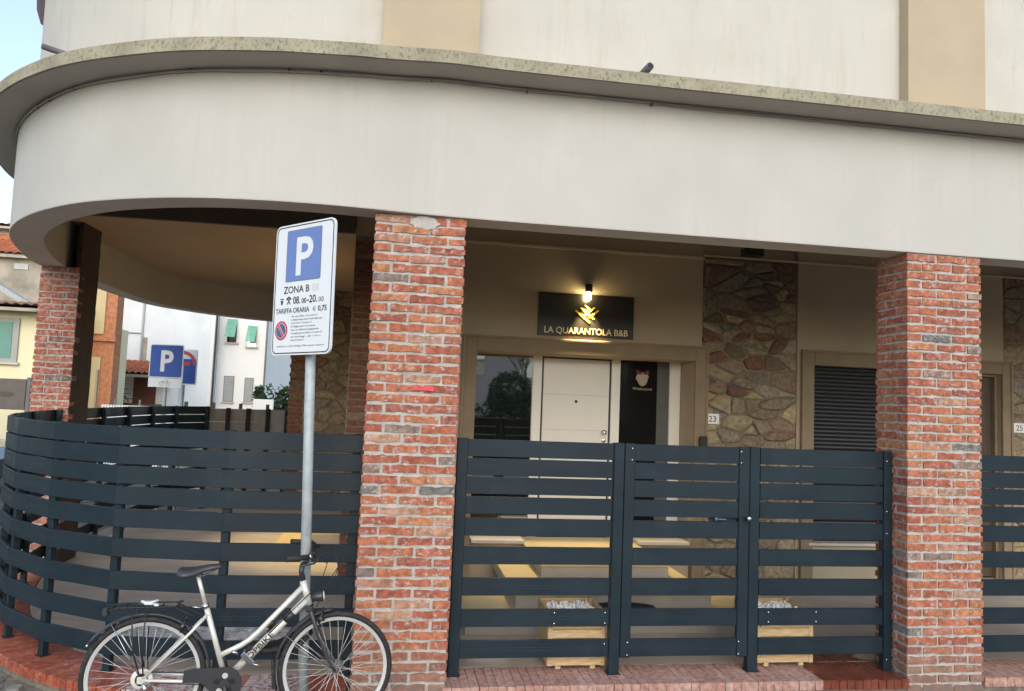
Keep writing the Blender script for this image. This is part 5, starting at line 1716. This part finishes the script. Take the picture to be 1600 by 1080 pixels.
# orange brick house ------------------------------------------------
ob = thing('orange_house', 'orange brick and ochre house front just right of the far pillar', 'house', (0, 17.0, -0.12))
wallbox(ob, 'wall', MAT['orangebrick'], -8.95, -7.62, 0, 0.5, 0, 7.5)
wallbox(ob, 'brick_band', MAT['orangebrick'], -8.95, -7.56, -0.10, -0.001, 3.30, 3.42)
wallbox(ob, 'render_panel', MAT['ochre'], -8.6, -7.91, -0.05, -0.001, 3.50, 7.2)
wallbox(ob, 'render_panel', MAT['ochre'], -8.6, -7.93, -0.05, -0.001, 0.0, 2.85)
wallbox(ob, 'door_leaf', MAT['brightwhite'], -8.6, -8.15, -0.09, -0.0505, 0.0, 2.70)
wallbox(ob, 'downpipe', MAT['cream'], -7.99, -7.94, -0.13, -0.06, 0.0, 2.5)

# pale house: side wall with lean-to --------------------------------
wa = thing('white_house', 'cool white windowless house side above a small tiled lean-to', 'house', (0, 24.0, -0.12))
wallbox(wa, 'wall', MAT['bluewhite'], -12.0, -6.72, 0, 8, 0, 9)
wallbox(wa, 'corner_trim', MAT['brightwhite'], -6.72, -6.60, -0.05, 0.4, 0, 9)
wallbox(wa, 'downpipe', MAT['steel'], -9.17, -9.11, -0.08, -0.005, 2.9, 9)
wallbox(wa, 'ledge', MAT['greyink'], -10.2, -9.18, -0.03, -0.002, 4.02, 4.06)
wallbox(wa, 'stain', MAT['oldwall'], -9.10, -8.95, -0.006, -0.002, 2.9, 3.9)
wallbox(wa, 'downpipe', MAT['black'], -6.57, -6.51, -0.10, -0.02, 0, 9)
lt = thing('lean_to', 'small lean-to with terracotta tile roof against the white house', 'lean-to', (0, 22.0, -0.12))
tiled(lt, -10.4, -7.6, -0.1, 1.95, 2.50, 3.0, 0.20, MAT['redroof'])
wallbox(lt, 'wall', MAT['brightwhite'], -10.3, -8.98, 1.0, 1.9, 0, 2.5)
wallbox(lt, 'wall', MAT['brightwhite'], -8.20, -7.7, 0.9, 1.9, 0, 2.5)
wallbox(lt, 'door_leaf', MAT['winbrown'], -8.979, -8.201, 0.95, 1.0, 1.35, 2.42)
wallbox(lt, 'low_wall', MAT['brightwhite'], -10.3, -7.7, 0.0, 0.12, 0, 1.42)
wallbox(lt, 'wall_cap', MAT['winbrown'], -10.3, -7.7, -0.03, 0.15, 1.421, 1.50)
t = MB()
for k in range(5):
    t.tube([(-9.55 + k * 0.0, 0.3 + 0.1 * k, 2.2 - k * 0.17), (-9.0 + k * 0.05, 0.3 + 0.1 * k, 2.15 - k * 0.17)], 0.012, 5)
t.tube([(-9.5, 0.3, 2.3), (-8.95, 0.5, 1.55)], 0.014, 5)
t.build('stair_rail', MAT['black'], lt)
for x_, lab in ((-9.25, 'round dark potted shrub on the lean-to wall, left of the pair'), (-9.02, 'round dark potted shrub on the lean-to wall, right of the pair')):
    pt = thing('potted_plant', lab, 'plant', (x_, 22.06, 1.385), group='potted shrubs on the lean-to wall')
    t = MB(); t.lathe([(0.06, 0), (0.085, 0.12), (0.0, 0.12)], (0, 0, 0), (0, 0, 1), 12); t.build('pot', MAT['redroof'], pt)
    t = MB()
    for _ in range(60):
        d = Vector((R.gauss(0, 1), R.gauss(0, 1), R.gauss(0, 1))).normalized() * R.uniform(.05, .11)
        c = Vector((0, 0, 0.20)) + d
        u = Vector((R.gauss(0, 1), R.gauss(0, 1), R.gauss(0, 1))).normalized() * 0.035
        v = d.cross(u).normalized() * 0.02
        t.bm.faces.new([t.bm.verts.new(c + q) for q in (u, v, -u, -v)])
    t.build('foliage', MAT['leaf'], pt)
pf = thing('picket_fence', 'pale blue white picket fence in front of the lean-to', 'fence', (0, 14.0, -0.12))
pk = MB(); pk.box(-0.022, 0.022, 0, 0.02, 0.1, 1.62); pk = pk.mesh('picket', MAT['bluewhite'])
for i in range(26):
    link('picket', pk, pf, loc=(-6.72 + i * 0.062, 0, 0))
for x_ in (-6.45, -5.9, -5.35):
    t = MB(); t.box(x_ - 0.02, x_ + 0.02, 0.021, 0.06, 0, 1.76); t.build('post', MAT['pipe'], pf)
t = MB(); t.box(-6.76, -5.1, 0.021, 0.045, 0.3, 0.36); t.box(-6.76, -5.1, 0.021, 0.045, 1.3, 1.36); t.build('rail', MAT['bluewhite'], pf)

# bright house with green hinged shutters
wb = thing('white_house', 'bright white house with two green awning shutters propped open', 'house', (0, 25.0, -0.12))
wallbox(wb, 'wall', MAT['brightwhite'], -6.7, -4.86, 0, 8, 0, 9)
wallbox(wb, 'downpipe', MAT['pipe'], -4.92, -4.86, -0.08, -0.002, 0, 9)
for x0, x1, z0, z1 in ((-6.37, -6.03, 3.93, 4.84), (-5.59, -5.29, 3.80, 4.62)):
    w = wallbox(wb, 'window', MAT['glassdark'], x0, x1, -0.02, 0.02, z0, z1)
    t = MB()
    for i in range(9):
        f0, f1 = i / 9, (i + 0.8) / 9
        t.prism([(x0 - 0.02, -0.04 - 0.42 * f0, z1 - (z1 - z0) * 0.80 * f0), (x1 + 0.02, -0.04 - 0.42 * f0, z1 - (z1 - z0) * 0.80 * f0), (x1 + 0.02, -0.04 - 0.42 * f1, z1 - (z1 - z0) * 0.80 * f1), (x0 - 0.02, -0.04 - 0.42 * f1, z1 - (z1 - z0) * 0.80 * f1)], (0, -0.02, -0.01))
    t.build('shutter', MAT['greenawn'], w)
    wallbox(wb, 'window_sill', MAT['marble'], x0 - 0.08, x1 + 0.1, -0.08, 0.0, z0 - 0.06, z0 - 0.001)
for x0, x1, z0, z1 in ((-6.36, -6.03, 1.66, 2.60), (-5.59, -5.31, 1.68, 2.56)):
    w = wallbox(wb, 'window', MAT['greyink'], x0 - 0.03, x1 + 0.03, -0.015, 0.02, z0 - 0.02, z1 + 0.03)
    wallbox(w, 'blind', MAT['greywin'], x0, x1, -0.03, -0.0155, z0, z1)
    wallbox(wb, 'window_sill', MAT['marble'], x0 - 0.07, x1 + 0.07, -0.08, 0.0, z0 - 0.08, z0 - 0.021)

# balconied block and orange block further off
bb = thing('balcony_building', 'far pale block with railed balconies between the white house and sign', 'building', (0, 32.0, -0.12))
wallbox(bb, 'wall', MAT['bluewhite'], -6.6, -5.05, 0, 6, 0, 9)
for z in (3.35, 4.9):
    wallbox(bb, 'balcony_slab', MAT['brightwhite'], -6.4, -5.0, -0.9, -0.001, z, z + 0.14)
    t = MB()
    for i in range(14):
        t.box(-6.35 + i * 0.1, -6.33 + i * 0.1, -0.88, -0.86, z + 0.141, z + 0.95)
    t.box(-6.4, -5.0, -0.89, -0.85, z + 0.951, z + 1.0)
    t.build('balcony_railing', MAT['greyink'], bb)
    wallbox(bb, 'window', MAT['greyink'], -6.05, -5.72, -0.03, 0.01, z + 0.2, z + 1.35)
wallbox(bb, 'window', MAT['greywin'], -6.0, -5.72, -0.03, 0.01, 1.6, 2.9)
o2 = thing('orange_building', 'far plain orange building seen beside the stone pier', 'building', (0, 36.0, -0.12))
wallbox(o2, 'wall', MAT['orange'], -5.7, -3.0, 0, 6, 0, 7.0)
wallbox(o2, 'roof', MAT['redroof'], -5.9, -2.8, -0.4, 6.4, 7.001, 7.2)
# hedge
hg = MB()
for _ in range(2600):
    c = Vector((R.uniform(-4.3, -2.6), R.uniform(-0.4, 0.4), R.uniform(0.9, 2.3)))
    if c.z > 2.0 + 0.25 * math.sin(c.x * 7) and R.random() < .8:
        continue
    u = Vector((R.gauss(0, 1), R.gauss(0, 1), R.gauss(0, 1))).normalized() * 0.09
    v = Vector((R.gauss(0, 1), R.gauss(0, 1), R.gauss(0, 1))).normalized() * 0.05
    hg.bm.faces.new([hg.bm.verts.new(c + q) for q in (u, v, -u, -v)])
hgo = thing('hedge', 'dark green hedge above a white wall beyond the fence', 'hedge', (0, 20.0, -0.12))
hg.build('foliage', MAT['leaf'], hgo)
t = MB(); t.tube([(-3.6, 0, 0), (-3.55, 0, 1.6)], 0.06, 7); t.build('stem', MAT['bark'], hgo)
gw = MB(); gw.box(-4.15, -3.55, 18.9, 19.05, -0.12, 1.72, bev=0.01); gw = gw.build('garden_wall', MAT['brightwhite']); tag(gw, 'short white garden wall in front of the dark hedge', 'wall')

# cars ---------------------------------------------------------------
def car(label, x, y, yaw, paint):
    c = thing('parked_car', label, 'car', (x, y, -0.12), (0, 0, yaw), group='cars parked in the side street')
    prof = [(-2.05, 0.45), (-2.08, 0.75), (-1.95, 0.98), (-1.55, 1.06), (-1.05, 1.42), (-0.6, 1.50), (0.5, 1.48), (0.95, 1.36), (1.35, 1.02), (1.95, 0.86), (2.08, 0.66), (2.06, 0.32), (1.7, 0.24), (-1.8, 0.24)]
    t_ = MB()
    loops = []
    for yy, k, dz in ((-0.86, 0.94, -0.04), (-0.80, 0.99, -0.01), (-0.5, 1.0, 0), (0.5, 1.0, 0), (0.80, 0.99, -0.01), (0.86, 0.94, -0.04)):
        L = []
        for px_, pz in prof:
            inward = 0.82 if pz > 1.1 else 1.0
            L.append((px_ * k, yy * inward, pz + (dz if pz > 0.4 else -dz)))
        loops.append(L)
    t_.strip(loops)
    for f in t_.bm.faces: f.smooth = False
    t_.build('body', paint, c)
    for s in (-1, 1):
        t_ = MB(); t_.prism([(-1.42, s * 0.775, 1.04), (-1.0, s * 0.715, 1.37), (0.75, s * 0.715, 1.37), (1.2, s * 0.775, 1.02)], (0, s * 0.012, 0)); t_.build('side_window', MAT['glassdark'], c)
        t_ = MB(); t_.box(-2.09, -1.99, s * 0.72 - 0.12, s * 0.72 + 0.08, 0.80, 0.98, bev=0.01); t_.build('tail_light', MAT['taillight'], c)
        t_ = MB(); t_.box(1.93, 2.05, s * 0.66 - 0.14, s * 0.66 + 0.14, 0.64, 0.80, bev=0.02); t_.build('headlight', MAT['headlamp'], c)
        for px_ in (-1.3, 1.3):
            t_ = MB(); t_.lathe([(0.20, -0.11), (0.30, -0.10), (0.315, -0.06), (0.315, 0.06), (0.30, 0.10), (0.20, 0.11)], (px_, s * 0.78, 0.315), (0, 1, 0), 20); w_ = t_.build('wheel', MAT['rubber'], c)
            t_ = MB(); t_.lathe([(0.19, 0.0), (0.17, 0.012), (0.0, 0.014)], (px_, s * 0.892, 0.315), (0, s, 0), 16); t_.build('rim', MAT['chrome'], w_)
    t_ = MB(); t_.prism([(-1.56, -0.6, 1.075), (-1.56, 0.6, 1.075), (-1.08, 0.52, 1.415), (-1.08, -0.52, 1.415)], (-0.012, 0, 0.012)); t_.build('rear_window', MAT['glassdark'], c)
    t_ = MB(); t_.prism([(1.34, -0.6, 1.035), (1.34, 0.6, 1.035), (0.97, 0.52, 1.355), (0.97, -0.52, 1.355)], (0.012, 0, 0.012)); t_.build('windscreen', MAT['glassdark'], c)
    return c
car('dark teal car at the left edge behind the curved fence', -8.95, 10.1, 0.0, MAT['carteal'])
car('white car with a red tail light beside the stone pier', -0.70, 16.0, 0.0, MAT['carwhite'])

# across the street, behind the camera: what the side window mirrors
def leafball(t_, c, r, n, size):
    for _ in range(n):
        d = Vector((R.gauss(0, 1), R.gauss(0, 1), R.gauss(0, 1))).normalized() * r * R.uniform(0.45, 1.0) ** 0.6
        p = Vector(c) + d
        u = Vector((R.gauss(0, 1), R.gauss(0, 1), R.gauss(0, 1))).normalized() * size
        v = Vector((R.gauss(0, 1), R.gauss(0, 1), R.gauss(0, 1))).normalized() * size * 0.6
        t_.bm.faces.new([t_.bm.verts.new(p + q) for q in (u, v, -u, -v)])
tr = thing('round_tree', 'dense round evergreen tree mirrored in the left side window', 'tree', (5.9, -25.0, -0.13))
t = MB(); t.tube([(0, 0, 0), (0.05, 0, 1.2), (0, 0.05, 2.2)], [0.12, 0.09, 0.05], 8); t.build('trunk', MAT['bark'], tr)
t = MB(); leafball(t, (0, 0, 2.5), 1.15, 2600, 0.10); leafball(t, (-0.6, 0.2, 2.0), 0.7, 800, 0.10); leafball(t, (0.6, 0.1, 1.9), 0.75, 800, 0.10); t.build('crown', MAT['leaf'], tr)
hr2 = MB()
for _ in range(3500):
    c = Vector((R.uniform(2.0, 9.5), R.uniform(-0.6, 0.6), R.uniform(0.0, 2.0) * R.uniform(0.6, 1)))
    u = Vector((R.gauss(0, 1), R.gauss(0, 1), R.gauss(0, 1))).normalized() * 0.13
    v = Vector((R.gauss(0, 1), R.gauss(0, 1), R.gauss(0, 1))).normalized() * 0.08
    hr2.bm.faces.new([hr2.bm.verts.new(c + q) for q in (u, v, -u, -v)])
h2 = thing('hedge', 'dark hedge across the road mirrored in the left side window', 'hedge', (0, -26.0, -0.13))
hr2.build('foliage', MAT['leaf'], h2)
bt = thing('bare_tree', 'leafless tree across the road mirrored in the left side window', 'tree', (7.0, -26.5, -0.13))
t = MB()
def branch(p, d, l, r, depth):
    q = p + d * l
    t.tube([p, (p + q) / 2 + Vector((R.uniform(-.05, .05), R.uniform(-.05, .05), 0)) * l, q], [r, r * 0.8, r * 0.6], 5, caps=False)
    if depth == 0: return
    for _ in range(3):
        nd = (d + Vector((R.uniform(-.7, .7), R.uniform(-.5, .5), R.uniform(-.1, .5)))).normalized()
        branch(q, nd, l * R.uniform(.6, .8), r * 0.6, depth - 1)
branch(Vector((0, 0, 0)), Vector((0, 0, 1)), 1.9, 0.11, 4)
t.build('trunk', MAT['bark'], bt)
pb = thing('pink_building', 'pale pink building across the road mirrored in the side window', 'building', (0, -52.0, -0.13))
wallbox(pb, 'wall', MAT['pinkfar'], -6, 30, -8, 0, 0, 7.5)
wallbox(pb, 'roof', MAT['redroof'], -6.5, 30.5, -8.5, 0.5, 7.501, 7.9)
for i in range(7):
    wallbox(pb, 'window', MAT['glassdark'], -3 + i * 4.6, -1.6 + i * 4.6, -0.01, 0.06, 4.2, 6.0)
